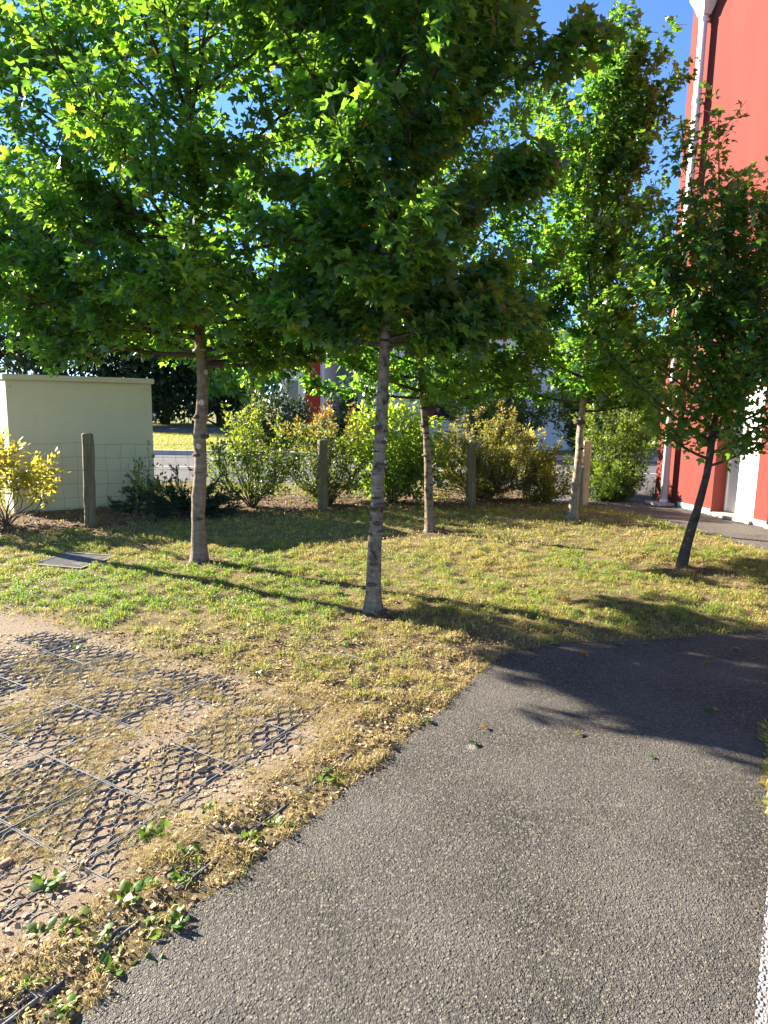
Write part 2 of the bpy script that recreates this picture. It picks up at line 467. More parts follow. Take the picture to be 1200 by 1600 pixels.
M['kerb'] = mat_simple('pale_kerb', (0.48, 0.47, 0.44), 0.9, vary=0.15, nscale=5)
M['glass'] = mat_simple('dark_window_glass', (0.02, 0.025, 0.03), 0.08, spec=0.8)
M['roof'] = mat_simple('roof_tile', (0.34, 0.15, 0.09), 0.8, vary=0.2)
M['carpaint'] = mat_simple('silver_car_paint', (0.30, 0.32, 0.35), 0.3, 0.6, vary=0.03)
M['black'] = mat_simple('black_rubber', (0.02, 0.02, 0.021), 0.7)
M['lamp'] = mat_simple('headlamp_glass', (0.75, 0.76, 0.78), 0.15)
M['pink'] = mat_simple('pink_sign_face', (0.70, 0.10, 0.22), 0.5)
M['metal'] = mat_simple('grey_metal', (0.35, 0.36, 0.37), 0.45, 0.7)
M['brickbit'] = mat_simple('clay_fragment', (0.34, 0.17, 0.11), 0.9, vary=0.2, nscale=40)
M['stonebit'] = mat_simple('pale_stone', (0.55, 0.47, 0.40), 0.9, vary=0.2, nscale=40, bump=0.5)
M['cutsteel'] = mat_simple('weathered_cover', (0.15, 0.145, 0.13), 0.75, 0.1, vary=0.25, nscale=14, dirt=((0.30, 0.24, 0.16), 0.5))
# ------------------------------------------------------------------ layout (metres; camera stands at 0,0, looks along +Y)
TREES = {1: (-1.75, 6.31), 2: (-0.07, 4.83), 3: (0.56, 8.07), 4: (2.55, 9.08), 5: (2.87, 6.39)}
FENCE = [(-6.15, 6.45), (-3.51, 7.98), (-0.87, 9.52), (1.32, 10.26), (3.12, 10.55)]
EDGE = [(-2.2, -0.9), (-0.98, 1.1), (-0.76, 1.47), (-0.57, 1.87), (-0.29, 2.28), (0.14, 3.0), (0.58, 3.79), (0.85, 4.18), (1.2, 4.33), (1.75, 4.40), (2.75, 4.65), (4.5, 5.05), (8, 5.3)]
ASPH = EDGE + [(8, -7), (-2.2, -7)]
PATHE = [(2.7, 11.1), (3.3, 10.72), (3.66, 10.08), (4.02, 8.6), (4.3, 7.44), (4.9, 6.5), (5.8, 6.0), (9.5, 5.9)]
PATH = PATHE + [(9.5, 14.5), (2.7, 14.5)]
ROADE = [(-60, 12.2), (-8, 12.6), (-3, 12.9), (2, 13.1), (8, 13.3), (30, 13.3)]
GA = np.array([math.cos(math.radians(-30.5)), math.sin(math.radians(-30.5))])
GB = np.array([-GA[1], GA[0]])
G0 = np.array([-0.437, 3.012])        # a grid seam crossing

def wobble(poly, amp, seed, step=0.05, closed=False, only=None):
    out = []
    n = len(poly)
    rg = range(n if closed else n - 1)
    for i in rg:
        (x0, y0), (x1, y1) = poly[i], poly[(i + 1) % n]
        L = math.hypot(x1 - x0, y1 - y0)
        k = max(1, int(L / step)) if (only is None or i < only) else 1
        nx, ny = -(y1 - y0) / L, (x1 - x0) / L
        for j in range(k):
            t = j / k
            x, y = x0 + (x1 - x0) * t, y0 + (y1 - y0) * t
            w = amp * (float(fbm(x, y, 9.0, seed)) - 0.5) * 2 if k > 1 else 0
            out.append((x + nx * w, y + ny * w))
    if not closed: out.append(poly[-1])
    return out

def sheet(name, poly, z, mat, kind='structure'):
    import bmesh
    bm = bmesh.new()
    vs_ = [bm.verts.new((x, y, z)) for x, y in poly]
    bm.faces.new(vs_)
    bmesh.ops.triangulate(bm, faces=bm.faces[:])
    bmesh.ops.recalc_face_normals(bm, faces=bm.faces[:])
    if bm.faces[:] and bm.faces[0].normal.z < 0 if bm.faces[:] else False:
        bmesh.ops.reverse_faces(bm, faces=bm.faces[:])
    me = bpy.data.meshes.new(name); bm.to_mesh(me); bm.free()
    me.materials.append(mat)
    o = link(bpy.data.objects.new(name, me))
    tag(o, kind=kind)
    return o

# ground to the horizon
sheet('ground', [(-400, -200), (400, -200), (400, 600), (-400, 600)], -0.08, M['ground'])
# foreground path
ASPH_W = wobble(ASPH, 0.022, 3, 0.04, only=len(EDGE) - 1)
sheet('asphalt_path', ASPH_W, 0.0, M['asphalt'])
# side path along the red building
sheet('side_path', wobble(PATH, 0.02, 9, 0.08, only=len(PATHE) - 1), -0.002, M['paving'])
# road behind the fence, kerb and far footway
sheet('road', [(-60, 12.2), (-8, 12.6), (-3, 12.9), (2, 13.1), (8, 13.3), (30, 13.3), (30, 21.0), (8, 20.6), (-4, 20.0), (-60, 18.6)], -0.05, M['road'])
kb = MB()
ks = [(-60, 18.6), (-30, 19.3), (-4, 20.0), (8, 20.6), (30, 21.0)]
for (x0, y0), (x1, y1) in zip(ks[:-1], ks[1:]):
    kb.add([(x0, y0, -0.07), (x1, y1, -0.07), (x1, y1 + 0.16, -0.07), (x0, y0 + 0.16, -0.07), (x0, y0, 0.08), (x1, y1, 0.08), (x1, y1 + 0.16, 0.08), (x0, y0 + 0.16, 0.08)],
           [(4, 5, 6, 7), (0, 1, 5, 4), (2, 3, 7, 6)])
tag(kb.build('kerb', M['kerb']), kind='structure')
tag(sheet('road_marking', [(-60, 15.9), (-3, 16.35), (20, 16.9), (20, 17.02), (-3, 16.47), (-60, 16.02)], -0.045, M['kerb']), kind='structure')
sheet('car_park', [(-60, 34), (-6, 34.5), (-6, 41), (-60, 41)], -0.06, M['road'])
# painted white line along the right edge of the path
sheet('painted_line', [(0.45, 0.65), (0.97, 1.51), (1.33, 2.09), (1.43, 2.25), (1.56, 2.17), (1.46, 2.01), (1.10, 1.43), (0.58, 0.57)], 0.004, M['paint'])

# lawn sheet: small bumps, sinks under the paths
def grid_ab(x, y):
    dx, dy = x - G0[0], y - G0[1]
    return dx * GA[0] + dy * GA[1], dx * GB[0] + dy * GB[1]

def soil_mask(x, y):
    a, b = grid_ab(x, y)
    n0 = fbm(x, y, 2.2, 43)
    base = sstep(0.42, 0.15, a + 0.3 * (n0 - 0.5)) * sstep(0.46, 0.2, b) * sstep(-1.85, -1.35, b)
    far = sstep(0.42, 0.20, dist_line(x, y, EDGE) + 0.25 * (n0 - 0.5))     # grass takes over toward the asphalt edge
    n = fbm(x, y, 3.2, 41)
    patch = sstep(0.72, 0.60, n)
    return base * (1 - 0.8 * far) * (0.86 + 0.14 * patch)

def fence_sd(x, y):
    """positive behind the fence line"""
    yl = np.interp(x, [p[0] for p in FENCE], [p[1] for p in FENCE])
    return y - yl

def mulch_mask(x, y):
    s = fence_sd(x, y)
    n = fbm(x, y, 2.0, 5)
    mm = sstep(-0.45, 0.05, s + (n - 0.5) * 0.5) * sstep(2.6, 1.4, s + (n - 0.5))
    for k, (tx, ty) in TREES.items():
        d = np.hypot(x - tx - 0.06, y - ty + 0.05)
        mm = np.maximum(mm, 0.85 * sstep(0.36, 0.14, d + (n - 0.5) * 0.25))
    return mm

def lawn_z(x, y):
    x = np.asarray(x, float); y = np.asarray(y, float)
    z = 0.016 + 0.030 * (fbm(x, y, 1.3, 11) - 0.5) + 0.030 * (fbm(x, y, 7.0, 12) - 0.5) + 0.016 * (vnoise(x, y, 13.0, 92) - 0.5)
    z = z - 0.013 + 0.033 * sstep(0.02, 0.5, np.minimum(dist_line(x, y, EDGE), dist_line(x, y, PATHE)))
    s = soil_mask(x, y)
    z = z * (1 - s) + (0.0062 + 0.004 * (fbm(x, y, 4.0, 21) - 0.5) + 0.004 * (fbm(x, y, 22.0, 22) - 0.5)) * s
    de = dist_line(x, y, EDGE); ins = in_poly(x, y, ASPH)
    sd = np.where(ins, de, -de)
    dp = dist_line(x, y, PATHE); inp = in_poly(x, y, PATH)
    sp = np.where(inp, dp, -dp)
    sd = np.maximum(sd, sp) + 0.03 * (fbm(x, y, 9.0, 3) - 0.5)
    return z - (z + 0.035) * sstep(-0.02, 0.09, sd)

lx, ly = np.meshgrid(np.linspace(-6.6, 5.2, 325), np.linspace(0.8, 12.6, 325))
lz = lawn_z(lx, ly)
nx_, ny_ = lx.shape[1], lx.shape[0]
ii = (np.arange(ny_ - 1)[:, None] * nx_ + np.arange(nx_ - 1)[None]).ravel()
LF = np.stack([ii, ii + 1, ii + 1 + nx_, ii + nx_], -1)
lawn = np_obj('lawn', np.stack([lx.ravel(), ly.ravel(), lz.ravel()], -1), LF, M['lawn'],
              attrs={'soil': soil_mask(lx, ly).ravel(), 'mulch': mulch_mask(lx, ly).ravel()}, smooth=True)
tag(lawn, kind='structure')

# ------------------------------------------------------------------ leaves: templates and scattering
def leaf_maple(fold=0.18, droop=0.25, curl=0.0):
    half = [(0.0, 0.0), (0.34, -0.05), (0.26, 0.16), (0.56, 0.42), (0.22, 0.48), (0.27, 0.73), (0.12, 0.78)]
    out = half + [(0.0, 1.0)] + [(-x, y) for x, y in half[:0:-1]]
    pts = [(0.0, 0.36)] + out
    V = []
    for x, y in pts:
        V.append((x, y, -fold * abs(x) - droop * (y - 0.3) ** 2 * (1 if y > 0.3 else 0.3) + curl * x * y))
    n = len(out)
    F = [(0, 1 + i, 1 + (i + 1) % n) for i in range(n)]
    return np.array(V), np.array(F)

def leaf_maple_small(fold=0.18, droop=0.25):
    half = [(0.0, 0.0), (0.36, 0.06), (0.54, 0.44), (0.20, 0.50)]
    out = half + [(0.0, 1.0)] + [(-x, y) for x, y in half[:0:-1]]
    V = [(x, y, -fold * abs(x) - droop * max(0, y - 0.3) ** 2) for x, y in [(0.0, 0.36)] + out]
    n = len(out)
    return np.array(V), np.array([(0, 1 + i, 1 + (i + 1) % n) for i in range(n)])

def leaf_oval(w=0.25, fold=0.25, droop=0.2):
    V = [(0, 0, 0), (w, 0.35, -fold * w), (w * 0.8, 0.68, -fold * w - droop * 0.4), (0, 1, -droop), (-w * 0.8, 0.68, -fold * w - droop * 0.4), (-w, 0.35, -fold * w), (0, 0.5, -droop * 0.2)]
    F = [(0, 1, 6), (1, 2, 6), (2, 3, 6), (3, 4, 6), (4, 5, 6), (5, 0, 6)]
    return np.array(V), np.array(F)

def leaf_card(w=0.35):
    V = [(0, 0, 0), (w, 0.45, -0.1), (0, 1, -0.15), (-w, 0.45, -0.1)]
    return np.array(V), np.array([(0, 1, 2), (0, 2, 3)])

def norm(a):
    return a / (np.linalg.norm(a, axis=-1, keepdims=True) + 1e-9)

def frames(tip, nrm):
    tip = norm(tip)
    side = norm(np.cross(tip, nrm))
    n2 = np.cross(side, tip)
    return side, tip, n2

def scatter(templates, P, tip, nrm, size, tint):
    side, tip, n2 = frames(tip, nrm)
    acc = Acc()
    which = rng.integers(0, len(templates), len(P))
    for k, (TV, TF) in enumerate(templates):
        s = which == k
        if not s.any(): continue
        p, a, b, c, z = P[s], side[s], tip[s], n2[s], size[s]
        V = p[:, None] + z[:, None, None] * (TV[None, :, 0:1] * a[:, None] + TV[None, :, 1:2] * b[:, None] + TV[None, :, 2:3] * c[:, None])
        F = TF[None] + (np.arange(len(p)) * len(TV))[:, None, None]
        acc.add(V.reshape(-1, 3), F.reshape(-1, 3), np.repeat(tint[s], len(TV)))
    return acc

MAPLE = [leaf_maple(0.18, 0.25), leaf_maple(0.32, 0.45, 0.15), leaf_maple(0.05, 0.12, -0.12)]
MAPLE_S = [leaf_maple_small(0.2, 0.3), leaf_maple_small(0.45, 0.5), leaf_maple_small(0.02, 0.1)]
def leaf_fold(w, d):
    V = [(0, 0, 0), (w, 0.42, -0.3 * w), (0, 1, -d), (-w, 0.42, -0.3 * w), (0, 0.45, 0.03)]
    return np.array(V), np.array([(0, 1, 4), (1, 2, 4), (2, 3, 4), (3, 0, 4)])
OVAL = [leaf_card(0.30), leaf_card(0.24)]
NARROW = [leaf_oval(0.14, 0.25, 0.25)]
CARD = [leaf_card(0.36), leaf_card(0.28)]
# ------------------------------------------------------------------ trees
M['knotbark'] = mat_bark('knot_bark', (0.035, 0.026, 0.02), (0.15, 0.11, 0.08))
def spline(pts, n):
    P = np.asarray(pts, float)
    t = np.linspace(0, len(P) - 1, n)
    out = np.empty((n, P.shape[1]))
    for i, tt in enumerate(t):
        k = min(int(tt), len(P) - 2); f = tt - k
        p0, p1, p2, p3 = P[max(k - 1, 0)], P[k], P[k + 1], P[min(k + 2, len(P) - 1)]
        out[i] = 0.5 * ((2 * p1) + (-p0 + p2) * f + (2 * p0 - 5 * p1 + 4 * p2 - p3) * f * f + (-p0 + 3 * p1 - 3 * p2 + p3) * f ** 3)
    return out

def bend_path(p0, d0, L, up, n=7, wob=0.06):
    """a branch path that starts along d0 and bends up"""
    pts = [np.array(p0, float)]
    d = np.array(d0, float)
    for i in range(n - 1):
        d = d + np.array([0, 0, up / n]) + rng.normal(0, wob, 3)
        d /= np.linalg.norm(d)
        pts.append(pts[-1] + d * L / (n - 1))
    return np.array(pts)

LEAF_MESH = {}
def leaf_mesh(k, q):
    if (k, q) not in LEAF_MESH:
        V, F = MAPLE[k]
        LEAF_MESH[k, q] = np_mesh('leaf', V, F, M['maple'], {'tint': np.full(len(V), q / 9.0)})
    return LEAF_MESH[k, q]

CAMP = np.array([0, 0, CAM_H]); FN = np.array(_F); RN = np.array(_R); UN = np.array(_U)
def project(P):
    q = P - CAMP; z = q @ FN
    return 600 + 1060 * (q @ RN) / z, 800 - 1060 * (q @ UN) / z, z

def maple(label, group, base, axis, top, crown0, radius, trunk_r, bark, nprim, nleaf, leaf=0.085, elev=(25, 65), scars=(), knots=(), singles=300,
          seed=1, profile=None, flare=1.55, tint_shift=0.0, up=0.35, leafpow=0.6, extra=()):
    """axis: (dx, dy, z) trunk offsets from the base"""
    global rng
    rng = np.random.default_rng(seed)
    root = empty('maple_tree', (base[0], base[1], 0.0))
    tag(root, label, 'tree', group)
    bz = float(lawn_z(base[0], base[1])) - 0.03
    ax = spline([(0, 0, bz)] + [a for a in axis], 60)
    zz = ax[:, 2]
    t = (zz - bz) / (top - bz)
    rad = trunk_r * (1 - 0.30 * np.clip((zz) / crown0, 0, 1)) * np.clip(1.05 - np.clip((zz - crown0) / (top - crown0), 0, 1) ** 0.9, 0.06, 1)
    rad *= 1 + (flare - 1) * np.exp(-(zz - bz) / 0.09)
    n = 20
    V, F = tube_arr(ax, rad, n)
    ang = np.tile(np.arange(n), len(ax)); zr = np.repeat(zz, n)
    axr = np.repeat(ax, n, axis=0)
    k = 1 + 0.16 * (vnoise(ang * 0.55, zr * 14, 1.0, seed) - 0.5) + 0.20 * (vnoise(ang * 0.3, zr * 4.3, 1.0, seed + 3) - 0.5)
    V = axr + (V - axr) * k[:, None]
    np_obj('trunk', V, F, M[bark], root, smooth=True)
    def axis_at(z):
        return np.array([np.interp(z, zz, ax[:, 0]), np.interp(z, zz, ax[:, 1]), z]), float(np.interp(z, zz, rad))
    to_cam = norm(np.array([-base[0], -base[1], 0.0]))
    sidev = np.array([-to_cam[1], to_cam[0], 0])      # toward picture right
    for (z, off, s) in scars:                         # pale round pruning cuts; off: -1 left .. 1 right
        c, r = axis_at(z)
        d = norm(sidev * off + to_cam * math.sqrt(max(0.05, 1 - off * off)))
        b = MB()
        e1 = norm(np.cross(d, [0, 0, 1])); e2 = np.cross(e1, d)
        ring = lambda rr, h: [tuple(c + d * (r * 0.97 + h) + (e1 * math.cos(q) * 0.8 + e2 * math.sin(q)) * rr) for q in np.linspace(0, 2 * math.pi, 12, endpoint=False)]
        b.add(ring(s * 1.25, -0.006) + ring(s, 0.010) + ring(s * 0.75, 0.007), [(i, (i + 1) % 12, 12 + (i + 1) % 12, 12 + i) for i in range(12)] + [(12 + i, 12 + (i + 1) % 12, 24 + (i + 1) % 12, 24 + i) for i in range(12)] + [tuple(range(24, 36))])
        b.build('pruning_scar', M['scar'], root)
    for (z, off, s) in knots:                         # dark burls
        c, r = axis_at(z)
        d = norm(sidev * off + to_cam * math.sqrt(max(0.05, 1 - off * off)))
        u, v = np.meshgrid(np.linspace(0, 2 * math.pi, 10, endpoint=False), np.linspace(0.1, math.pi - 0.1, 7))
        S = np.stack([np.cos(u) * np.sin(v), np.sin(u) * np.sin(v), np.cos(v) * 0.85], -1).reshape(-1, 3)
        S *= (1 + 0.35 * (rng.random((len(S), 1)) - 0.5))
        tg = norm(np.cross(d, [0, 0, 1.0]))
        VV = c + d * r * 0.90 + (S + np.outer(S @ tg, tg) * rng.uniform(0.1, 0.9)) * s * rng.uniform(0.7, 1.25) * np.array([1, 1, rng.uniform(0.5, 1.0)])
        i = np.arange(6)[:, None] * 10; j = np.arange(10)[None]
        FF = np.stack([i + j, i + (j + 1) % 10, i + 10 + (j + 1) % 10, i + 10 + j], -1).reshape(-1, 4)
        np_obj('knot', VV, FF, M['knotbark'], root, smooth=True)
    prof = profile or (lambda q: np.interp(q, [0, 0.12, 0.35, 0.6, 0.85, 1.0], [0.62, 0.9, 1.0, 0.78, 0.42, 0.12]))
    LP, LT, LN = [], [], []
    def leaves_on(path, s0, cnt, spread):
        if cnt < 1: return
        s = s0 + (1 - s0) * rng.random(cnt) ** leafpow
        idx = s * (len(path) - 1)
        i0 = np.minimum(idx.astype(int), len(path) - 2); f = (idx - i0)[:, None]
        p = path[i0] * (1 - f) + path[i0 + 1] * f
        d = norm(path[i0 + 1] - path[i0])
        rd = rng.normal(0, 1, (cnt, 3))
        pet = norm(rd - d * (rd * d).sum(1, keepdims=True)) * rng.uniform(0.03, spread, (cnt, 1))
        out = p - np.array([ax[0, 0], ax[0, 1], 0]); out[:, 2] = 0
        LP.append(p + pet)
        LT.append(norm(norm(out) * 0.55 + pet / spread * 0.9 + d * 0.5 + np.array([0, 0, -0.45]) + rng.normal(0, 0.35, (cnt, 3))))
        LN.append(norm(np.array([0, 0, 0.9]) + norm(out) * 0.55 + rng.normal(0, 0.5, (cnt, 3))))
    paths = []
    for i in range(nprim + len(extra)):
        q = min(1.0, (i + 0.5) / nprim)
        q = q ** 0.9
        z0 = crown0 + (top - crown0) * 0.86 * q
        c, r = axis_at(z0)
        azm = i * 2.39996 + rng.uniform(-0.4, 0.4)
        el = math.radians(elev[0] + (elev[1] - elev[0]) * q + rng.uniform(-8, 8))
        R = radius * float(prof(q)) * rng.uniform(0.82, 1.15)
        L = R / max(0.35, math.cos(el + 0.15))
        if i >= nprim:                                # limbs seen in the photograph: height, azimuth, elevation, length
            z0, azm, el, L = extra[i - nprim]
            azm, el = math.radians(azm), math.radians(el)
            c, r = axis_at(z0)
        d0 = np.array([math.cos(azm) * math.cos(el), math.sin(azm) * math.cos(el), math.sin(el)])
        P = bend_path(c, d0, L, up, 8, 0.05)
        r0 = max(0.006, min(r * 0.55, 0.006 + 0.012 * L))
        acc = Acc()
        acc.add(*tube_arr(P, np.linspace(r0, 0.003, 8), 6))
        paths.append((P, L, 0.15))
        nsec = int(4 + L * 4.5)
        for j in range(nsec):
            s = rng.uniform(0.18, 0.95)
            k = s * 7; k0 = min(int(k), 6)
            p = P[k0] * (1 - (k - k0)) + P[k0 + 1] * (k - k0)
            d = norm(P[k0 + 1] - P[k0])
            rd = norm(rng.normal(0, 1, 3)); rd[2] = rd[2] * 0.5 + 0.12
            d2 = norm(d * 0.75 + rd * 0.8)
            L2 = L * rng.uniform(0.22, 0.48) * (1.1 - 0.5 * s)
            P2 = bend_path(p, d2, L2, up * 0.6, 6, 0.08)
            acc.add(*tube_arr(P2, np.linspace(max(0.003, r0 * 0.4), 0.0018, 6), 4))
            paths.append((P2, L2, 0.12))
            for _ in range(int(1 + L2 * 4)):
                k = rng.integers(1, 5)
                d3 = norm(norm(P2[k + 1] - P2[k]) * 0.6 + norm(rng.normal(0, 1, 3)) * 0.9 + np.array([0, 0, 0.1]))
                P3 = bend_path(P2[k], d3, L2 * rng.uniform(0.25, 0.5), 0.1, 4, 0.1)
                acc.add(*tube_arr(P3, np.linspace(0.0022, 0.0012, 4), 3)) if False else None
                paths.append((P3, L2 * 0.4, 0.05))
        acc.obj('limb', M['twig'], root)
    # leader shoot
    cz, r = axis_at(top - 0.4)
    paths.append((ax[-10:], 0.6, 0.1))
    # short leafy shoots on the trunk and the inner limbs
    for i in range(int(nprim * 2.2)):
        z0 = crown0 + 0.12 + (top - crown0) * 0.75 * rng.random()
        c, r = axis_at(z0)
        azm = rng.uniform(0, 6.28)
        paths.append((bend_path(c, (math.cos(azm), math.sin(azm), 0.5), rng.uniform(0.25, 0.6), 0.1, 5, 0.1), 0.45, 0.1))
    vtop = CAM_H + 0.62 * base[1] + 0.2                # above this the crown only casts shade
    wt = lambda P: (1.9 if P[-1, 2] < crown0 + 0.42 * (vtop - crown0) else 1.25 if P[-1, 2] < vtop else 0.40)
    tot = sum(L * wt(P) for P, L, _ in paths)
    for P, L, s0 in paths:
        leaves_on(P, s0, int(nleaf * L * wt(P) / tot + rng.random()), 0.075)
    P = np.concatenate(LP); T = np.concatenate(LT); Nn = np.concatenate(LN)
    size = leaf * np.clip(rng.lognormal(0, 0.28, len(P)), 0.45, 1.75)
    lt = np.clip(rng.beta(2.2, 2.2, len(P)) * 0.85 + tint_shift, 0, 0.9)
    lt = np.where(rng.random(len(P)) < 0.006, 0.98, lt)
    # the leaves that show largest become parts of their own
    wp = P + np.array([base[0], base[1], 0])
    uu, vv, dd = project(wp)
    inf = (uu > 5) & (uu < 1195) & (vv > 5) & (dd > 1)
    score = np.where(inf, size / dd, -1)
    pick = np.zeros(len(P), bool)
    if singles:
        near = inf & (dd < np.percentile(dd[inf], 45))
        sc_ = np.where(near, score, -1)
        order = np.argsort(-sc_)[:singles]
        order = order[sc_[order] > 0]
        pick[order] = True
    keep = ~pick
    crown = scatter(MAPLE_S, P[keep], T[keep], Nn[keep], size[keep], lt[keep]).obj('crown', M['maple'], root, smooth=False, attr='tint')
    crown['kind'] = 'stuff'
    if pick.any():
        sd, tp, nn = frames(T[pick], Nn[pick])
        for a, b, c, p, s, q in zip(sd, tp, nn, P[pick], size[pick], lt[pick]):
            o = bpy.data.objects.new('leaf', leaf_mesh(int(rng.integers(0, 3)), int(round(q * 9))))
            mm = Matrix.Identity(4)
            for i in range(3):
                mm[i][0], mm[i][1], mm[i][2], mm[i][3] = a[i] * s, b[i] * s, c[i] * s, p[i]
            COL.objects.link(o); o.parent = crown
            o.matrix_basis = mm
    return root

TG = 'young maples planted across the lawn'
VASE = lambda q: np.interp(q, [0, 0.1, 0.3, 0.6, 0.85, 1.0], [0.88, 0.95, 0.96, 0.95, 0.7, 0.3])
maple('maple with pale round pruning cuts on its trunk, beside the cream cabinet', TG, TREES[1],
      [(0.0, 0, 0.5), (0.03, 0, 0.9), (0.035, 0, 1.25), (0.07, 0, 1.7), (0.05, 0, 2.3), (0.04, 0, 3.2), (0.0, 0, 4.3), (0.02, 0, 7.2)],
      7.2, 1.80, 1.85, 0.070, 'bark1', 46, 52000, 0.061, (-4, 66), scars=[(1.80, 0.65, 0.02), (1.53, -0.1, 0.026), (1.13, -0.25, 0.024)], knots=[(0.45, 0.25, 0.028), (1.22, 0.8, 0.03), (1.4, -0.8, 0.03), (1.05, -0.7, 0.03)], seed=11, profile=VASE,
      extra=[(1.95, 176, 0, 1.75), (2.1, 200, 5, 1.7), (2.2, 165, 2, 1.9), (2.3, 188, 12, 1.8), (2.6, 172, 18, 1.9), (2.9, 205, 22, 1.8), (2.3, 235, 6, 1.2), (2.5, 225, 10, 1.5), (1.85, -10, 0, 1.3), (2.0, 15, 2, 1.5), (1.9, -30, 2, 1.1), (2.3, -25, 8, 1.4), (3.3, 180, 30, 2.0), (3.8, 195, 38, 2.0)])
maple('maple nearest the path, grey trunk studded with dark knots', TG, TREES[2],
      [(0.005, 0, 0.4), (0.02, 0, 0.8), (0.03, 0, 1.2), (0.05, 0, 1.7), (0.06, 0, 2.4), (0.03, 0, 3.2), (0.0, 0, 4.2), (0.03, 0, 6.6)],
      6.6, 1.88, 1.38, 0.055, 'bark2', 46, 48000, 0.061, (0, 68), scars=[(1.30, 0.75, 0.012), (1.14, 0.9, 0.012), (0.90, -0.75, 0.012), (0.84, -0.75, 0.011)],
      knots=[(0.25, -0.3, 0.026), (0.40, -0.1, 0.018), (0.62, -0.85, 0.022), (0.64, 0.8, 0.022), (0.70, 0.1, 0.02), (0.80, -0.6, 0.026), (0.83, 0.5, 0.028), (1.12, 0.8, 0.022), (1.28, 0.7, 0.022), (1.38, -0.7, 0.022), (1.36, 0.85, 0.018), (0.95, 0.1, 0.012), (1.5, -0.4, 0.02)], seed=23, profile=lambda q: np.interp(q, [0, 0.1, 0.3, 0.6, 0.85, 1.0], [0.62, 0.74, 0.84, 0.98, 0.8, 0.3]),
      leafpow=0.8, extra=[(2.05, 165, 10, 1.0), (2.15, 15, 14, 1.0), (1.95, 5, 3, 0.95), (1.98, -28, 3, 0.85), (1.95, 188, 3, 0.9), (2.0, 40, 3, 1.1), (2.1, 140, 3, 1.0)])
maple('slender maple with leaning dark-barked trunk, standing behind the path-side maple', TG, TREES[3],
      [(-0.02, 0, 0.4), (-0.05, 0, 0.9), (-0.10, 0, 1.4), (-0.15, 0, 1.9), (-0.17, 0, 2.6), (-0.2, 0, 3.5), (-0.2, 0, 5.4)],
      5.4, 1.46, 1.60, 0.055, 'bark2', 36, 27000, 0.061, (2, 62), knots=[(0.6, 0.5, 0.03), (0.95, -0.5, 0.035), (1.15, 0.3, 0.04), (1.3, -0.6, 0.03), (1.5, 0.2, 0.03)], seed=37, singles=200, leafpow=0.8,
      extra=[(1.62, 270, 0, 1.25), (1.7, 225, 2, 1.3), (1.7, 318, 2, 1.4), (1.6, 5, 0, 1.6), (1.62, 178, 0, 1.4), (1.9, 345, 4, 1.7), (1.85, 205, 4, 1.4), (2.1, 300, 8, 1.5), (2.1, 245, 8, 1.4), (2.3, 20, 8, 1.7), (2.3, 330, 12, 1.7)],
      profile=lambda q: np.interp(q, [0, 0.15, 0.4, 0.7, 1.0], [0.75, 1.0, 0.95, 0.7, 0.30]))
maple('tall maple with upright feathery top and pale lit trunk, near the red wall', TG, TREES[4],
      [(0.02, 0, 0.4), (0.04, 0, 0.9), (0.04, 0, 1.3), (0.06, 0, 1.8), (0.07, 0, 2.6), (0.12, 0, 3.8), (0.20, 0, 4.8), (0.28, 0, 5.9)],
      5.9, 1.42, 1.36, 0.062, 'bark3', 44, 33000, 0.062, (2, 78), knots=[(1.35, -0.4, 0.045), (1.0, 0.6, 0.025)], seed=41, up=0.6,
      profile=lambda q: np.interp(q, [0, 0.15, 0.4, 0.7, 1.0], [1.0, 1.0, 0.78, 0.45, 0.18]), singles=250, leafpow=0.75)
maple('small maple with forked dark trunk leaning in front of the red wall', TG, TREES[5],
      [(0.05, 0, 0.3), (0.11, 0, 0.6), (0.17, 0, 0.95), (0.20, 0, 1.4), (0.24, 0, 1.9), (0.22, 0, 2.4), (0.25, 0, 2.95)],
      2.95, 0.98, 1.04, 0.046, 'bark4', 34, 14500, 0.058, (12, 70), seed=53, up=0.4, singles=250,
      profile=lambda q: np.interp(q, [0, 0.15, 0.4, 0.7, 1.0], [0.6, 0.95, 1.0, 0.65, 0.30]), leafpow=0.75)
maple('maple at the left edge, its branches reaching in above the cabinet', TG, (-4.75, 7.33),
      [(0, 0, 0.6), (0.02, 0, 1.3), (0.0, 0, 2.2), (0.03, 0, 3.2), (0.0, 0, 5.4)],
      5.4, 2.25, 1.0, 0.085, 'bark1', 24, 9000, 0.062, (15, 68), seed=67, singles=60)
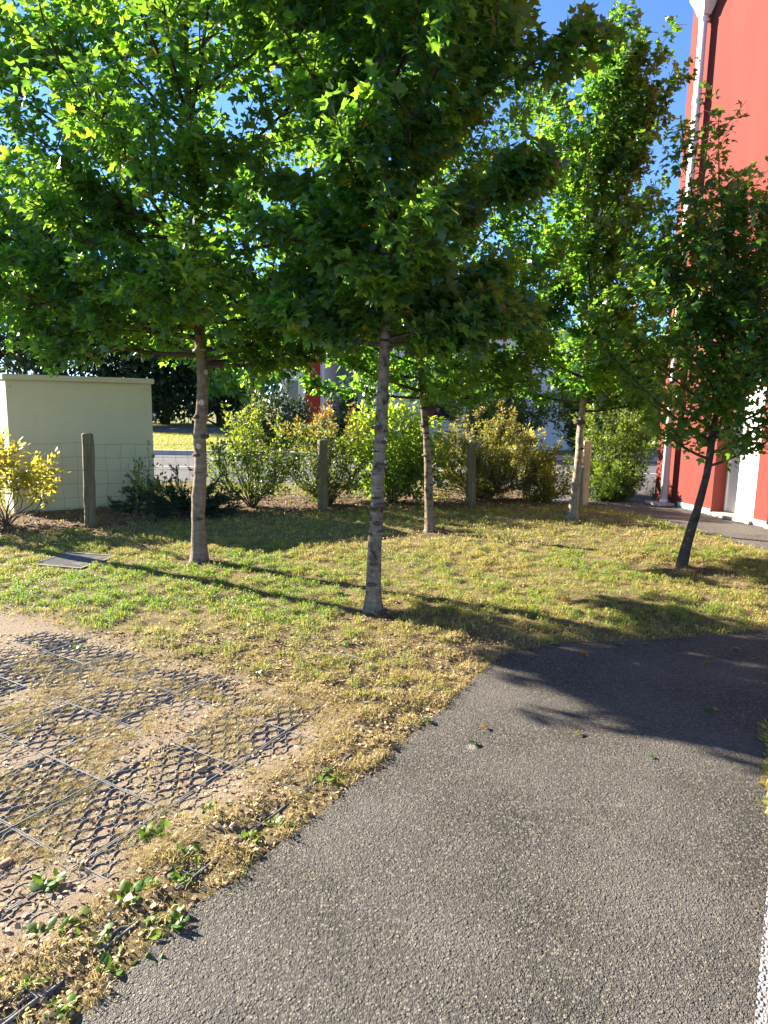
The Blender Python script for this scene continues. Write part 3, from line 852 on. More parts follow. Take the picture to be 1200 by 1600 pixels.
# ------------------------------------------------------------------ shrubs
def shrub(name, label, cat, base, h, rx, ry, mat, nstem, nleaf, leaf, templ, seed, spread=0.7, tmin=0.15, hang=0.0, group=None, stem_r=0.010, bare=0.25, height_tint=0.5, upn=0.8, lean=(0, 0)):
    """stems fan out from the base; leaves on the outer part of stems and side twigs; tint grows with leaf height"""
    global rng
    rng = np.random.default_rng(seed)
    root = empty(name, (base[0], base[1], 0.0))
    tag(root, label, cat, group)
    bz = float(lawn_z(base[0], base[1])) - 0.02 if -8 < base[0] < 6 and base[1] < 12.5 else -0.08
    paths = []
    for i in range(nstem):
        az = i * 2.39996 + rng.uniform(-0.5, 0.5)
        q = math.sqrt((i + 0.5) / nstem)
        tx, ty = math.cos(az) * rx * q * rng.uniform(0.8, 1.1), math.sin(az) * ry * q * rng.uniform(0.8, 1.1)
        tz = h * (1 - 0.52 * q * q) * rng.uniform(0.82, 1.08)
        b0 = np.array([math.cos(az) * 0.05 * rng.random(), math.sin(az) * 0.05 * rng.random(), bz])
        e = np.array([tx + lean[0], ty + lean[1], tz])
        mid = b0 * 0.5 + e * 0.5 + np.array([tx * 0.18, ty * 0.18, -0.06 * h]) * (1 - spread) * 2 + rng.normal(0, 0.03, 3)
        P = spline([b0, b0 * 0.8 + e * 0.2 + rng.normal(0, 0.015, 3), mid, e * 0.8 + b0 * 0.2 + rng.normal(0, 0.03, 3), e], 10)
        acc = Acc()
        acc.add(*tube_arr(P, np.linspace(stem_r, 0.003, 10), 5))
        paths.append((P, 0.5 * h, bare + 0.2))
        for j in range(5):
            s = rng.uniform(bare, 0.95) * 9; k = min(int(s), 8)
            d = norm(norm(P[k + 1] - P[k]) + norm(rng.normal(0, 1, 3)) * 0.85)
            P2 = bend_path(P[k], d, h * rng.uniform(0.15, 0.34), 0.25 - hang, 6, 0.08)
            acc.add(*tube_arr(P2, np.linspace(stem_r * 0.4, 0.0015, 6), 4))
            paths.append((P2, h * 0.3, 0.1))
        acc.obj('stem', M['stem'], root)
    tot = sum(L for _, L, _ in paths)
    LP, LT, LN, TI = [], [], [], []
    for P, L, s0 in paths:
        c = int(nleaf * L / tot + rng.random())
        if c < 1: continue
        s = s0 + (1 - s0) * rng.random(c) ** 0.8
        idx = s * (len(P) - 1); i0 = np.minimum(idx.astype(int), len(P) - 2); f = (idx - i0)[:, None]
        p = P[i0] * (1 - f) + P[i0 + 1] * f
        d = norm(P[i0 + 1] - P[i0])
        rd = norm(rng.normal(0, 1, (c, 3)))
        LP.append(p + rd * leaf * rng.uniform(0.2, 1.2, (c, 1)))
        LT.append(norm(d * 0.6 + rd + np.array([0, 0, 0.25 - 1.6 * hang])))
        LN.append(norm(rng.normal(0, 0.5, (c, 3)) + np.array([0, 0, upn])))
        TI.append(np.clip(tmin + (p[:, 2] / h) ** 2 * height_tint * rng.uniform(0.5, 1.3, c) + rng.uniform(0, 0.35, c), 0, 1))
    P = np.concatenate(LP)
    P[:, 2] = np.maximum(P[:, 2], bz + 0.03)
    f = scatter(templ, P, np.concatenate(LT), np.concatenate(LN), leaf * rng.uniform(0.6, 1.3, len(P)), np.concatenate(TI)).obj('foliage', M[mat], root, smooth=False, attr='tint')
    f['kind'] = 'stuff'
    return root

shrub('shrub', 'yellow-leaved shrub with bare arching stems at the left end of the fence', 'shrub', (-4.5, 7.95), 1.10, 0.85, 0.5, 'yellow', 18, 2800, 0.070, OVAL, 101, 0.55, 0.2, bare=0.5, stem_r=0.009, lean=(-0.15, 0))
shrub('shrub', 'thin sprig of green leaves growing beside the first fence post', 'shrub', (-3.12, 8.45), 0.95, 0.28, 0.2, 'shrub', 4, 252, 0.057, OVAL, 102, bare=0.5, stem_r=0.005, lean=(0.12, 0))
shrub('shrub', 'vase-shaped shrub with many thin stems between the first two posts', 'shrub', (-1.92, 9.75), 1.36, 0.80, 0.6, 'shrub', 26, 5979, 0.052, OVAL, 103, 0.62, 0.1, bare=0.32)
shrub('shrub', 'shrub with reddish shoot tips behind the second fence post', 'shrub', (-0.85, 10.15), 1.45, 0.76, 0.6, 'shrub_red', 26, 9890, 0.046, OVAL, 104, 0.6, 0.05, bare=0.2, height_tint=0.75)
shrub('shrub', 'bright lime shrub with drooping leaves behind the grey maple trunk', 'shrub', (0.12, 10.5), 1.70, 0.85, 0.6, 'lime', 22, 5979, 0.086, OVAL, 105, 0.6, 0.05, hang=0.45, bare=0.15, upn=0.3)
shrub('shrub', 'broad olive-brown shrub around the third fence post', 'shrub', (1.58, 10.95), 1.38, 1.32, 0.75, 'olive', 52, 24000, 0.048, OVAL, 106, 0.6, 0.05, bare=0.18, height_tint=0.5)
shrub('shrub', 'low yellow-green shrub beside the pale fence post', 'shrub', (2.62, 11.0), 0.72, 0.55, 0.4, 'yellow', 14, 3449, 0.057, OVAL, 107, 0.6, 0.0, bare=0.1, height_tint=0.5)
shrub('shrub', 'yellow branch-tipped shrub crowding the right end of the olive shrub', 'shrub', (2.35, 11.25), 1.22, 0.42, 0.35, 'yellow', 12, 2070, 0.057, OVAL, 108, 0.6, 0.0, bare=0.35)
shrub('shrub', 'fresh green shrub close to the corner of the red building', 'shrub', (4.12, 12.1), 1.75, 0.92, 0.6, 'shrub', 24, 9660, 0.063, OVAL, 109, 0.6, 0.1, bare=0.1)
shrub('shrub', 'low dark clipped shrub on the bed beside the side path', 'shrub', (3.85, 11.35), 0.66, 0.70, 0.4, 'shrub', 26, 9660, 0.040, OVAL, 110, 0.6, 0.0, bare=0.05, height_tint=0.4)
shrub('shrub', 'young reddish seedling at the foot of the downpipe', 'shrub', (4.42, 11.15), 0.42, 0.12, 0.1, 'shrub_red', 4, 161, 0.034, OVAL, 111, bare=0.3, stem_r=0.004, height_tint=0.9)
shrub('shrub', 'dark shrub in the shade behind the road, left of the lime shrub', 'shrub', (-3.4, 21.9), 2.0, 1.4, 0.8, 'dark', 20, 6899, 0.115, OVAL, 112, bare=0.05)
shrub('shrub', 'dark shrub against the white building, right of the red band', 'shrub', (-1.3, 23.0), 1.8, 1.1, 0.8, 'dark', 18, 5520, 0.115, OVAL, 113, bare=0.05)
shrub('shrub', 'large green shrub behind the olive shrub at the far roadside', 'shrub', (3.6, 22.2), 2.6, 1.7, 0.9, 'shrub', 22, 8280, 0.127, OVAL, 114, bare=0.05)
shrub('shrub', 'large green shrub far behind the pale fence post', 'shrub', (6.6, 22.4), 2.8, 1.6, 0.9, 'shrub', 22, 7359, 0.127, OVAL, 115, bare=0.05)

# spreading juniper: fans of needle sprays
rng = np.random.default_rng(120)
jr = empty('juniper', (-2.72, 9.15, 0)); tag(jr, 'low spreading dark juniper beside the cream cabinet', 'juniper')
JP, JT, JN, JI = [], [], [], []
for i in range(46):
    az = rng.uniform(0, 2 * math.pi); el = rng.uniform(0.12, 0.75)
    L = rng.uniform(0.5, 0.98) * (1.0 if math.cos(az) < 0.3 else 0.9)
    d = np.array([math.cos(az) * math.cos(el), 0.6 * math.sin(az) * math.cos(el), math.sin(el)])
    P = bend_path((0.1 * math.cos(az), 0.06 * math.sin(az), 0.0), d, L, -0.15, 10, 0.05)
    P[:, 2] = np.maximum(P[:, 2], 0.04)
    acc = Acc(); acc.add(*tube_arr(P, np.linspace(0.009, 0.002, 10), 4))
    for j in range(14):
        k = rng.integers(2, 9)
        dd = norm(norm(P[k + 1] - P[k]) * 1.1 + norm(rng.normal(0, 1, 3)) * 0.6)
        P2 = bend_path(P[k], dd, rng.uniform(0.08, 0.2), 0.1, 5, 0.05)
        c = 34
        s = rng.random(c) * 3.99; i0 = s.astype(int); f = (s - i0)[:, None]
        p = P2[i0] * (1 - f) + P2[i0 + 1] * f
        dv = norm(P2[i0 + 1] - P2[i0]); rd = norm(rng.normal(0, 1, (c, 3)))
        JP.append(p); JT.append(norm(dv + rd * 0.7)); JN.append(norm(rng.normal(0, 1, (c, 3)) + [0, 0, 0.8])); JI.append(rng.random(c))
    acc.obj('stem', M['stem'], jr)
JP = np.concatenate(JP)
f = scatter([leaf_card(0.12)], JP, np.concatenate(JT), np.concatenate(JN), rnd(0.03, 0.06, len(JP)), np.concatenate(JI)).obj('foliage', M['juniper'], jr, smooth=False, attr='tint')
f['kind'] = 'stuff'

# ------------------------------------------------------------------ background trees
def far_tree(name, label, base, h, crown0, rx, mat, nclump, per, leaf, seed, trunk=0.18, ry=None, gz=-0.08, group='trees beyond the road', flat=1.0):
    global rng
    rng = np.random.default_rng(seed)
    ry = ry or rx
    root = empty(name, (base[0], base[1], gz)); tag(root, label, 'tree', group)
    P = bend_path((0, 0, -0.05), (0, 0, 1), h * 0.9, 0.3, 9, 0.03)
    np_obj('trunk', *tube_arr(P, np.linspace(trunk, trunk * 0.15, 9), 10), M['bark4'], root, smooth=True)
    cz = (h + crown0) / 2; hz = (h - crown0) / 2
    cen = []
    for i in range(nclump):
        d = norm(rng.normal(0, 1, 3)); q = rng.random() ** 0.4
        c = np.array([d[0] * rx * q, d[1] * ry * q, cz + d[2] * hz * q * flat]); cen.append(c)
        if i % 4 == 0:
            s = np.array([0, 0, max(crown0 * 0.8, c[2] - 0.5 * rx)])
            k = np.interp(s[2], P[:, 2], np.arange(len(P))); s = P[int(k)]
            acc = Acc(); acc.add(*tube_arr(spline([s, (s + c) / 2 + [0, 0, -0.1], c], 6), np.linspace(trunk * 0.3, 0.01, 6), 5)); acc.obj('limb', M['bark4'], root)
    cen = np.array(cen)
    ci = np.repeat(np.arange(nclump), per)
    d = norm(rng.normal(0, 1, (len(ci), 3))) * (rng.random((len(ci), 1)) ** 0.5)
    sc = rx * 0.30 * rng.uniform(0.6, 1.3, nclump)[ci]
    pp = cen[ci] + d * sc[:, None] * np.array([1, 1, 0.8])
    pp[:, 2] = np.maximum(pp[:, 2], 0.1)
    f = scatter(CARD, pp, norm(d + rng.normal(0, 0.6, d.shape) + [0, 0, -0.3]), norm(rng.normal(0, 0.6, d.shape) + [0, 0, 0.9]), leaf * rng.uniform(0.6, 1.4, len(pp)), np.clip(rng.random(len(pp)), 0, 0.85)).obj('crown', M[mat], root, smooth=False, attr='tint')
    f['kind'] = 'stuff'
    return root
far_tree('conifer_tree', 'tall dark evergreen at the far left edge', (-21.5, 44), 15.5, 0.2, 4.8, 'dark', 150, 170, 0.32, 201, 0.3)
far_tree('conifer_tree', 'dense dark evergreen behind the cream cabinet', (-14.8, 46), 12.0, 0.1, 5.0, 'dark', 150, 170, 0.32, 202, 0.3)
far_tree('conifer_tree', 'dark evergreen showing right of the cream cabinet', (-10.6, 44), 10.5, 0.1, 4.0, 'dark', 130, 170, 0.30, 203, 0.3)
far_tree('broadleaf_tree', 'mid-green tree behind the vase-shaped shrub', (-7.3, 36), 8.5, 1.6, 3.2, 'maple', 90, 110, 0.32, 204, 0.16)
far_tree('street_tree', 'slim street tree with thin pale trunk across the road', (-5.05, 26.0), 6.0, 2.2, 1.5, 'maple', 60, 90, 0.22, 205, 0.10)
far_tree('broadleaf_tree', 'green tree between the white building and the red wall', (10.5, 30), 5.0, 0.3, 2.6, 'maple', 80, 90, 0.30, 206, 0.15)
# ------------------------------------------------------------------ wire fence
rng = np.random.default_rng(300)
fe = empty('wire_fence', (FENCE[1][0], FENCE[1][1], 0)); tag(fe, 'wooden-post fence with square wire mesh between lawn and shrubs', 'fence')
FO = np.array([FENCE[1][0], FENCE[1][1], 0])
POSTH = {1: 1.13, 2: 1.02, 3: 0.97, 4: 1.02}
for k in (1, 2, 3, 4):
    x, y = FENCE[k]
    h = POSTH[k]; w = 0.062
    p = MB()
    n = 9
    for i in range(n):
        z = -0.06 + (h + 0.06) * i / (n - 1)
        ww = w * (1 + 0.05 * math.sin(i * 2.1 + k))
        ox, oy = rng.normal(0, 0.003, 2)
        c = 0.012
        p.v += [(ox + sx * (ww - cx), oy + sy * (ww - cy), z) for sx, sy, cx, cy in ((-1, -1, 0, c), (-1, -1, c, 0), (1, -1, c, 0), (1, -1, 0, c), (1, 1, 0, c), (1, 1, c, 0), (-1, 1, c, 0), (-1, 1, 0, c))]
        if i: p.f += [((i - 1) * 8 + j, (i - 1) * 8 + (j + 1) % 8, i * 8 + (j + 1) % 8, i * 8 + j) for j in range(8)]
    top = (n - 1) * 8
    p.v += [(v[0] * 0.82, v[1] * 0.82, v[2] + 0.012) for v in p.v[top:top + 8]]
    p.f += [(top + j, top + (j + 1) % 8, top + 8 + (j + 1) % 8, top + 8 + j) for j in range(8)]
    p.f.append(tuple(range(top + 8, top + 16)))
    o = p.build('post', M['wood2' if k == 4 else 'wood'], fe)
    o.location = (x - FO[0], y - FO[1], 0)
    o.rotation_euler = (rnd(-0.015, 0.015), rnd(-0.02, 0.03), math.radians([0, 28, 24, 14, 20][k]))
    if k == 4: o['label'] = 'paler fence post beside the tall maple'
rows = [0.10, 0.25, 0.40, 0.56, 0.72, 0.88, 1.04]
def fpt(s_, z, i):
    (x0, y0), (x1, y1) = FENCE[i], FENCE[i + 1]
    sag = 0.02 * math.sin(s_ * math.pi)
    hh = 1.0 if i < 1 else [1, 0.98, 0.90, 0.90][i]
    return np.array([x0 + (x1 - x0) * s_, y0 + (y1 - y0) * s_ - 0.07, z * hh - sag]) - FO
for i in range(4):
    L = math.hypot(FENCE[i + 1][0] - FENCE[i][0], FENCE[i + 1][1] - FENCE[i][1])
    for z in rows:
        pts = [fpt(t, z + 0.006 * math.sin(t * 23 + z * 9 + i), i) for t in np.linspace(0, 1, 13)]
        acc = Acc(); acc.add(*tube_arr(pts, 0.0016, 4)); acc.obj('wire', M['wire'], fe)
    nv = int(L / 0.16)
    for j in range(nv):
        t = (j + 0.5) / nv
        pts = [fpt(t + 0.004 * math.sin(z * 11 + j), z, i) for z in np.linspace(0.08, 1.045, 7)]
        acc = Acc(); acc.add(*tube_arr(pts, 0.0014, 4)); acc.obj('wire', M['wire'], fe)

# ------------------------------------------------------------------ utility cabinet
fd = norm(np.array([-3.38 + 4.85, 9.90 - 8.77])); ang = math.atan2(fd[1], fd[0])
cb = empty('utility_cabinet', (-4.85, 8.77, 0.0), ang); tag(cb, 'large cream metal utility cabinet with overhanging lid behind the fence', 'cabinet')
CW, CD, CH = 1.86, 0.62, 1.84
MB().box(0.0, CW, 0.0, CD, 0.03, CH - 0.075, 0.008).build('body', M['cabinet'], cb)
MB().box(-0.035, CW + 0.035, -0.035, CD + 0.035, CH - 0.075, CH, 0.012).build('lid', M['cabinet'], cb)
MB().box(0.015, CW - 0.015, 0.012, CD - 0.012, -0.08, 0.03).build('plinth', M['concrete'], cb)
for x0, x1 in ((0.11, CW - 0.11),):
    MB().box(x0, x1, -0.006, 0.003, 0.07, CH - 0.10, 0.003).build('front_panel', M['cabinet'], cb)
for x in (0.055, CW - 0.055):
    for z in (0.12, CH - 0.16):
        MB().tube([(x, 0.004, z), (x, -0.005, z)], 0.009, 8).build('bolt', M['seam'], cb)
for sx in (0.2, CD - 0.1):
    pass
MB().box(-0.005, 0.003, 0.06, CD - 0.06, 0.07, CH - 0.10, 0.002).build('side_panel', M['cabinet'], cb)

# ------------------------------------------------------------------ ribbed drain cover in the lawn
pA, pB, pD = np.array([-3.25, 6.05]), np.array([-2.83, 5.90]), np.array([-3.08, 6.58])
dr_ang = math.atan2(-0.15, 0.42)
dr = empty('drain_cover', (-3.25, 6.06, 0.0), math.radians(-14)); tag(dr, 'square ribbed grey drain cover sunk in the lawn', 'drain cover')
dz = 0.035
fr = MB()
S = 0.55
for a in ((0, S, 0, 0.03), (0, S, S - 0.03, S), (0, 0.03, 0.031, S - 0.031), (S - 0.03, S, 0.031, S - 0.031)):
    fr.box(*a, dz - 0.04, dz + 0.006)
fr.build('frame', M['cutsteel'], dr)
MB().box(0.031, S - 0.031, 0.031, S - 0.031, dz - 0.04, dz - 0.012).build('plate', M['cutsteel'], dr)
rib = MB().box(0.036, S - 0.036, -0.006, 0.006, -0.011, 0.003, 0.002).build('rib', M['cutsteel'], dr)
rib.location = (0, 0.05, dz)
for i in range(1, 17):
    o = rib.copy(); link(o, dr); o.location = (0, 0.05 + i * 0.028, dz)

# ------------------------------------------------------------------ red building
C0 = np.array([4.55, 11.34]); tdir = norm(np.array([5.09 - 4.55, 8.94 - 11.34]))
rb = empty('red_building', (C0[0], C0[1], 0.0), math.atan2(tdir[1], tdir[0])); tag(rb, 'tall red rendered building with white door and downpipe', 'building')
# local x runs along the facade toward the camera's right, local +y goes into the building, z up
BH, BL, BD = 13.0, 9.0, 8.0
D0, D1, DH, RD = 1.40, 2.24, 2.15, 0.22      # first door recess
D2 = 2.50; D3 = 3.6
walls = MB()
def wallbox(x0, x1, z0, z1): walls.box(x0, x1, 0, 0.4, z0, z1)
wallbox(0, D0, 0.0, DH); wallbox(D1, D2, 0.0, DH); wallbox(D3, BL, 0.0, DH)
walls.box(0, BL, 0, 0.4, DH, BH)
walls.box(D0 - 0.001, D1 + 0.001, RD + 0.075, 0.6, -0.0, DH + 0.1); walls.box(D2 - 0.001, D3 + 0.001, RD + 0.075, 0.6, 0.0, DH + 0.1)
walls.box(0.0, 0.4, 0.401, BD, 0, BH); walls.box(BL - 0.4, BL, 0.401, BD, 0, BH); walls.box(0.401, BL - 0.401, BD - 0.4, BD, 0, BH)
walls.build('wall', M['red'], rb)
MB().box(-0.25, BL + 0.25, -0.25, BD + 0.25, BH, BH + 0.25).build('roof', M['roof'], rb)
for x0, x1 in ((0.62, D0 - 0.002), (D1 + 0.002, D2 - 0.002), (D3 + 0.002, BL)):
    MB().box(x0, x1, -0.014, -0.001, 0.0, 0.085, 0.003).build('skirting', M['plinth'], rb)
for x0, x1 in ((D0, D1), (D2, D3)):
    d = MB().box(x0 + 0.03, x1 - 0.03, RD + 0.02, RD + 0.06, 0.05, DH - 0.03, 0.004).build('door', M['door'], rb)
    fr = MB(); fr.box(x0 + 0.003, x0 + 0.03, RD - 0.01, RD + 0.065, 0.05, DH - 0.003); fr.box(x1 - 0.03, x1 - 0.003, RD - 0.01, RD + 0.065, 0.05, DH - 0.003); fr.box(x0 + 0.031, x1 - 0.031, RD - 0.01, RD + 0.065, DH - 0.028, DH - 0.003)
    fr.build('frame', M['door'], d)
    hd = MB(); hd.tube([(x1 - 0.09, RD + 0.02, 1.02), (x1 - 0.09, RD - 0.03, 1.02), (x1 - 0.19, RD - 0.03, 1.02)], 0.009, 8); hd.build('handle', M['metal'], d)
    MB().box(x0 + 0.003, x1 - 0.003, -0.06, RD + 0.06, 0.0, 0.045, 0.005).build('threshold', M['sill'], rb)
pipe = MB(); PX, PY = 0.42, -0.115
pipe.tube([(PX, PY, 0.02), (PX, PY, 7.25)], 0.058, 16)
dp = pipe.build('downpipe', M['pipe'], rb, smooth=True)
for z in (0.03, 2.0, 4.0, 6.0, 7.1):
    MB().tube([(PX, PY, z), (PX, PY, z + 0.07)], 0.065, 16).build('collar', M['pipe'], dp, smooth=False)
    MB().box(PX - 0.012, PX + 0.012, PY + 0.055, -0.001, z + 0.02, z + 0.05).build('bracket', M['metal'], dp)
hp = MB()
hz = [(7.20, 0.068), (7.30, 0.10), (7.44, 0.165), (7.62, 0.165), (7.63, 0.18), (7.68, 0.18)]
for i, (z, w) in enumerate(hz):
    yy = min(w, 0.112)
    hp.v += [(PX - w, PY - w * 0.8, z), (PX + w, PY - w * 0.8, z), (PX + w, PY + yy, z), (PX - w, PY + yy, z)]
    if i: hp.f += [((i - 1) * 4 + j, (i - 1) * 4 + (j + 1) % 4, i * 4 + (j + 1) % 4, i * 4 + j) for j in range(4)]
hp.f += [(3, 2, 1, 0), tuple(range(len(hp.v) - 4, len(hp.v)))]
hp.build('rain_hopper', M['pipe'], dp)
MB().box(0.24, 0.60, -0.34, -0.02, 0.0, 0.05, 0.012).build('splash_stone', M['concrete'], rb)

# ------------------------------------------------------------------ far buildings
def block(name, label, p0, p1, depth, h, wall, wins=(), band=None, z0=-0.08):
    d = norm(np.array([p1[0] - p0[0], p1[1] - p0[1]])); L = math.hypot(p1[0] - p0[0], p1[1] - p0[1])
    r = empty(name, (p0[0], p0[1], z0), math.atan2(d[1], d[0])); tag(r, label, 'building')
    w = MB(); w.box(0, L, 0, depth, 0, h); w.build('wall', M[wall], r)
    MB().box(-0.2, L + 0.2, -0.2, depth + 0.2, h, h + 0.22, 0.02).build('roof', M['kerb'], r)
    for x, z, ww, hh in wins:
        o = MB().box(x, x + ww, -0.03, 0.02, z, z + hh).build('window', M['pipe'], r)
        MB().box(x + 0.07, x + ww - 0.07, -0.045, -0.031, z + 0.07, z + hh - 0.07).build('pane', M['glass'], o)
    if band:
        MB().box(band[0], band[1], -0.12, -0.002, 0, h - 0.3, 0.01).build('pilaster', M['redpale'], r)
    return r
block('white_building', 'shaded white building with a red vertical band across the road', (-4.0, 26.4), (-2.35, 26.2), 6, 8.2, 'white', wins=[(0.12, 1.3, 0.6, 1.2), (0.12, 4.2, 0.6, 1.2)], band=(0.95, 1.5))
block('white_building', 'sunlit side of the white building seen through the lime shrub', (-2.25, 30.5), (0.35, 25.2), 0.5, 7.0, 'white', wins=[(1.0, 3.9, 1.1, 1.3), (3.4, 3.9, 1.1, 1.3), (1.0, 0.9, 1.0, 1.2)])
block('white_building', 'low white building behind the olive shrub, front in shade', (0.45, 25.1), (8.6, 26.0), 6, 4.2, 'white', wins=[(1.0, 1.0, 1.2, 1.3), (3.6, 1.0, 1.2, 1.3), (6.0, 1.0, 1.2, 1.3)])

# ------------------------------------------------------------------ parked car, sign
def car(label, loc, rz):
    r = empty('parked_car', loc, rz); tag(r, label, 'car')
    prof = [(-2.05, 0.35), (-2.08, 0.62), (-1.95, 0.86), (-1.1, 0.98), (-0.45, 1.42), (0.9, 1.47), (1.65, 1.05), (2.0, 0.98), (2.05, 0.5), (1.95, 0.3)]
    def loft(pr, ws):
        b = MB(); n = len(pr)
        for k, (s, q) in enumerate(ws):
            b.v += [(x * q + (1 - q) * 0.0, s, z) for x, z in pr]
        for k in range(len(ws) - 1):
            b.f += [(k * n + i, k * n + (i + 1) % n, (k + 1) * n + (i + 1) % n, (k + 1) * n + i) for i in range(n)]
        b.f += [tuple(range(n)), tuple(range((len(ws) - 1) * n, len(ws) * n))]
        return b
    loft(prof, [(-0.84, 0.97), (-0.7, 1.0), (0.7, 1.0), (0.84, 0.97)]).build('body', M['carpaint'], r)
    MB().add([(-1.06, -0.62, 1.02), (-1.06, 0.62, 1.02), (-0.5, 0.60, 1.40), (-0.5, -0.60, 1.40)], [(0, 1, 2, 3)]).build('windscreen', M['glass'], r).location = (-0.03, 0, 0.02)
    for s in (-1, 1):
        MB().add([(-0.95, s * 0.845, 1.0), (-0.4, s * 0.845, 1.36), (0.85, s * 0.845, 1.38), (1.35, s * 0.845, 1.02)], [(0, 1, 2, 3)]).build('side_window', M['glass'], r)
        MB().box(-2.10, -2.0, s * 0.72 - 0.13, s * 0.72 + 0.10, 0.62, 0.78, 0.02).build('headlight', M['lamp'], r)
        for x in (-1.3, 1.3):
            w = MB().tube([(x, s * 0.66, 0.31), (x, s * 0.86, 0.31)], 0.31, 18).build('wheel', M['black'], r)
            MB().tube([(x, s * 0.862, 0.31), (x, s * 0.872, 0.31)], 0.19, 14).build('rim', M['metal'], w)
    MB().box(-2.12, -2.02, -0.6, 0.6, 0.36, 0.52, 0.02).build('bumper', M['black'], r)
    return r
car('silver parked car showing past the right edge of the cream cabinet', (-15.75, 40.0, -0.06), math.radians(165))
sg = empty('road_sign', (-12.45, 20.9, -0.08)); tag(sg, 'pink sign on a thin post at the left edge of the picture', 'sign')
MB().tube([(0, 0, 0), (0, 0, 2.35)], 0.03, 10).build('post', M['metal'], sg)
MB().box(-0.35, 0.35, -0.05, -0.031, 1.95, 2.3, 0.006).build('panel', M['pink'], sg)
# ------------------------------------------------------------------ plastic grass grid
rng = np.random.default_rng(400)
PS, NC = 0.372, 6
def grid_panel_mesh():
    b = MB()
    pit = PS / NC; t = 0.0010; z0, z1 = -0.03, 0.0
    def wall(x0, y0, x1, y1, t=t):
        L = math.hypot(x1 - x0, y1 - y0); nx, ny = -(y1 - y0) / L * t, (x1 - x0) / L * t
        b.add([(x0 + nx, y0 + ny, z0), (x1 + nx, y1 + ny, z0), (x1 - nx, y1 - ny, z0), (x0 - nx, y0 - ny, z0), (x0 + nx, y0 + ny, z1), (x1 + nx, y1 + ny, z1), (x1 - nx, y1 - ny, z1), (x0 - nx, y0 - ny, z1)],
              [(4, 5, 6, 7), (0, 1, 5, 4), (2, 3, 7, 6), (1, 2, 6, 5), (3, 0, 4, 7)])
    NA = 9; pa = PS / NA; NB = 8; pb = PS / NB; A = pa * 0.24; n = NB * 5 + 1
    for i in range(1, NA + 1):                 # wavy rows, neighbours in opposite phase: round cells between narrow ones
        x0 = (i - 0.5) * pa; sg = 1 if i % 2 else -1
        pts = [(x0 + sg * A * math.tanh(1.8 * math.sin(math.pi * y / pb)), y) for y in np.linspace(0.004, PS - 0.004, n)]
        for (xa, ya), (xb, yb) in zip(pts[:-1], pts[1:]): wall(xa, ya, xb, yb)
        if i < NA:                             # cross walls where the rows come close
            for k in range(NB):
                yc = (k + 0.5) * pb
                if math.sin(math.pi * yc / pb) * sg > 0: wall(x0 + A * 0.92, yc, x0 + pa - A * 0.92, yc)
    g = 0.004
    for a, c in (((g, g), (PS - g, g)), ((PS - g, g), (PS - g, PS - g)), ((PS - g, PS - g), (g, PS - g)), ((g, PS - g), (g, g))):
        wall(*a, *c, t=0.0020)
    return b
gr = empty('grass_grid', (G0[0], G0[1], 0.0), math.radians(-30.5)); tag(gr, 'grey plastic grass-paving grid half buried in the soil beside the path', 'ground grid')
first = None
for i in range(-6, 2):
    for j in range(-7, 2):
        x, y = G0 + GA * (i * PS + PS / 2) + GB * (j * PS - PS / 2 + 0.0)
        if bool(in_poly(np.array(x), np.array(y), ASPH)) or float(dist_line(np.array(x), np.array(y), EDGE)) < 0.20 or j > 0 and i > -1: continue
        if y < 0.9 or x < -2.9: continue
        if first is None:
            first = o = grid_panel_mesh().build('panel', M['plastic'], gr)
        else:
            o = first.copy(); link(o, gr)
        edge = 1.0 if (i >= 0 or j >= 1 or (j <= -3 and i >= -2)) else 0.0
        o.location = (i * PS, (j - 1) * PS, 0.0132 - 0.002 * edge + rnd(-0.002, 0.0015))
        o.rotation_euler = (rnd(-0.015, 0.015), rnd(-0.015, 0.015), rnd(-0.006, 0.006))

# ------------------------------------------------------------------ grass, clover and litter
def dryness(x, y):
    n = fbm(x, y, 1.6, 77)
    de = dist_line(x, y, EDGE)
    d = 0.50 + 0.55 * (n - 0.5) * 2
    d = d + 0.40 * sstep(5.0, 3.0, y + 0.5 * x * 0) * sstep(-0.2, 0.8, 3.6 - y)
    d = d - 0.30 * sstep(4.2, 5.2, y) * sstep(1.0, -2.0, x) * sstep(7.5, 6.0, y)
    d = d + 0.30 * sstep(0.55, 0.1, de)
    s = soil_mask(x, y)
    return np.clip(d + 0.4 * s, 0, 1)

def clump(x, y):
    return sstep(0.38, 0.62, 0.6 * vnoise(x, y, 13.0, 92) + 0.4 * vnoise(x, y, 31.0, 93))

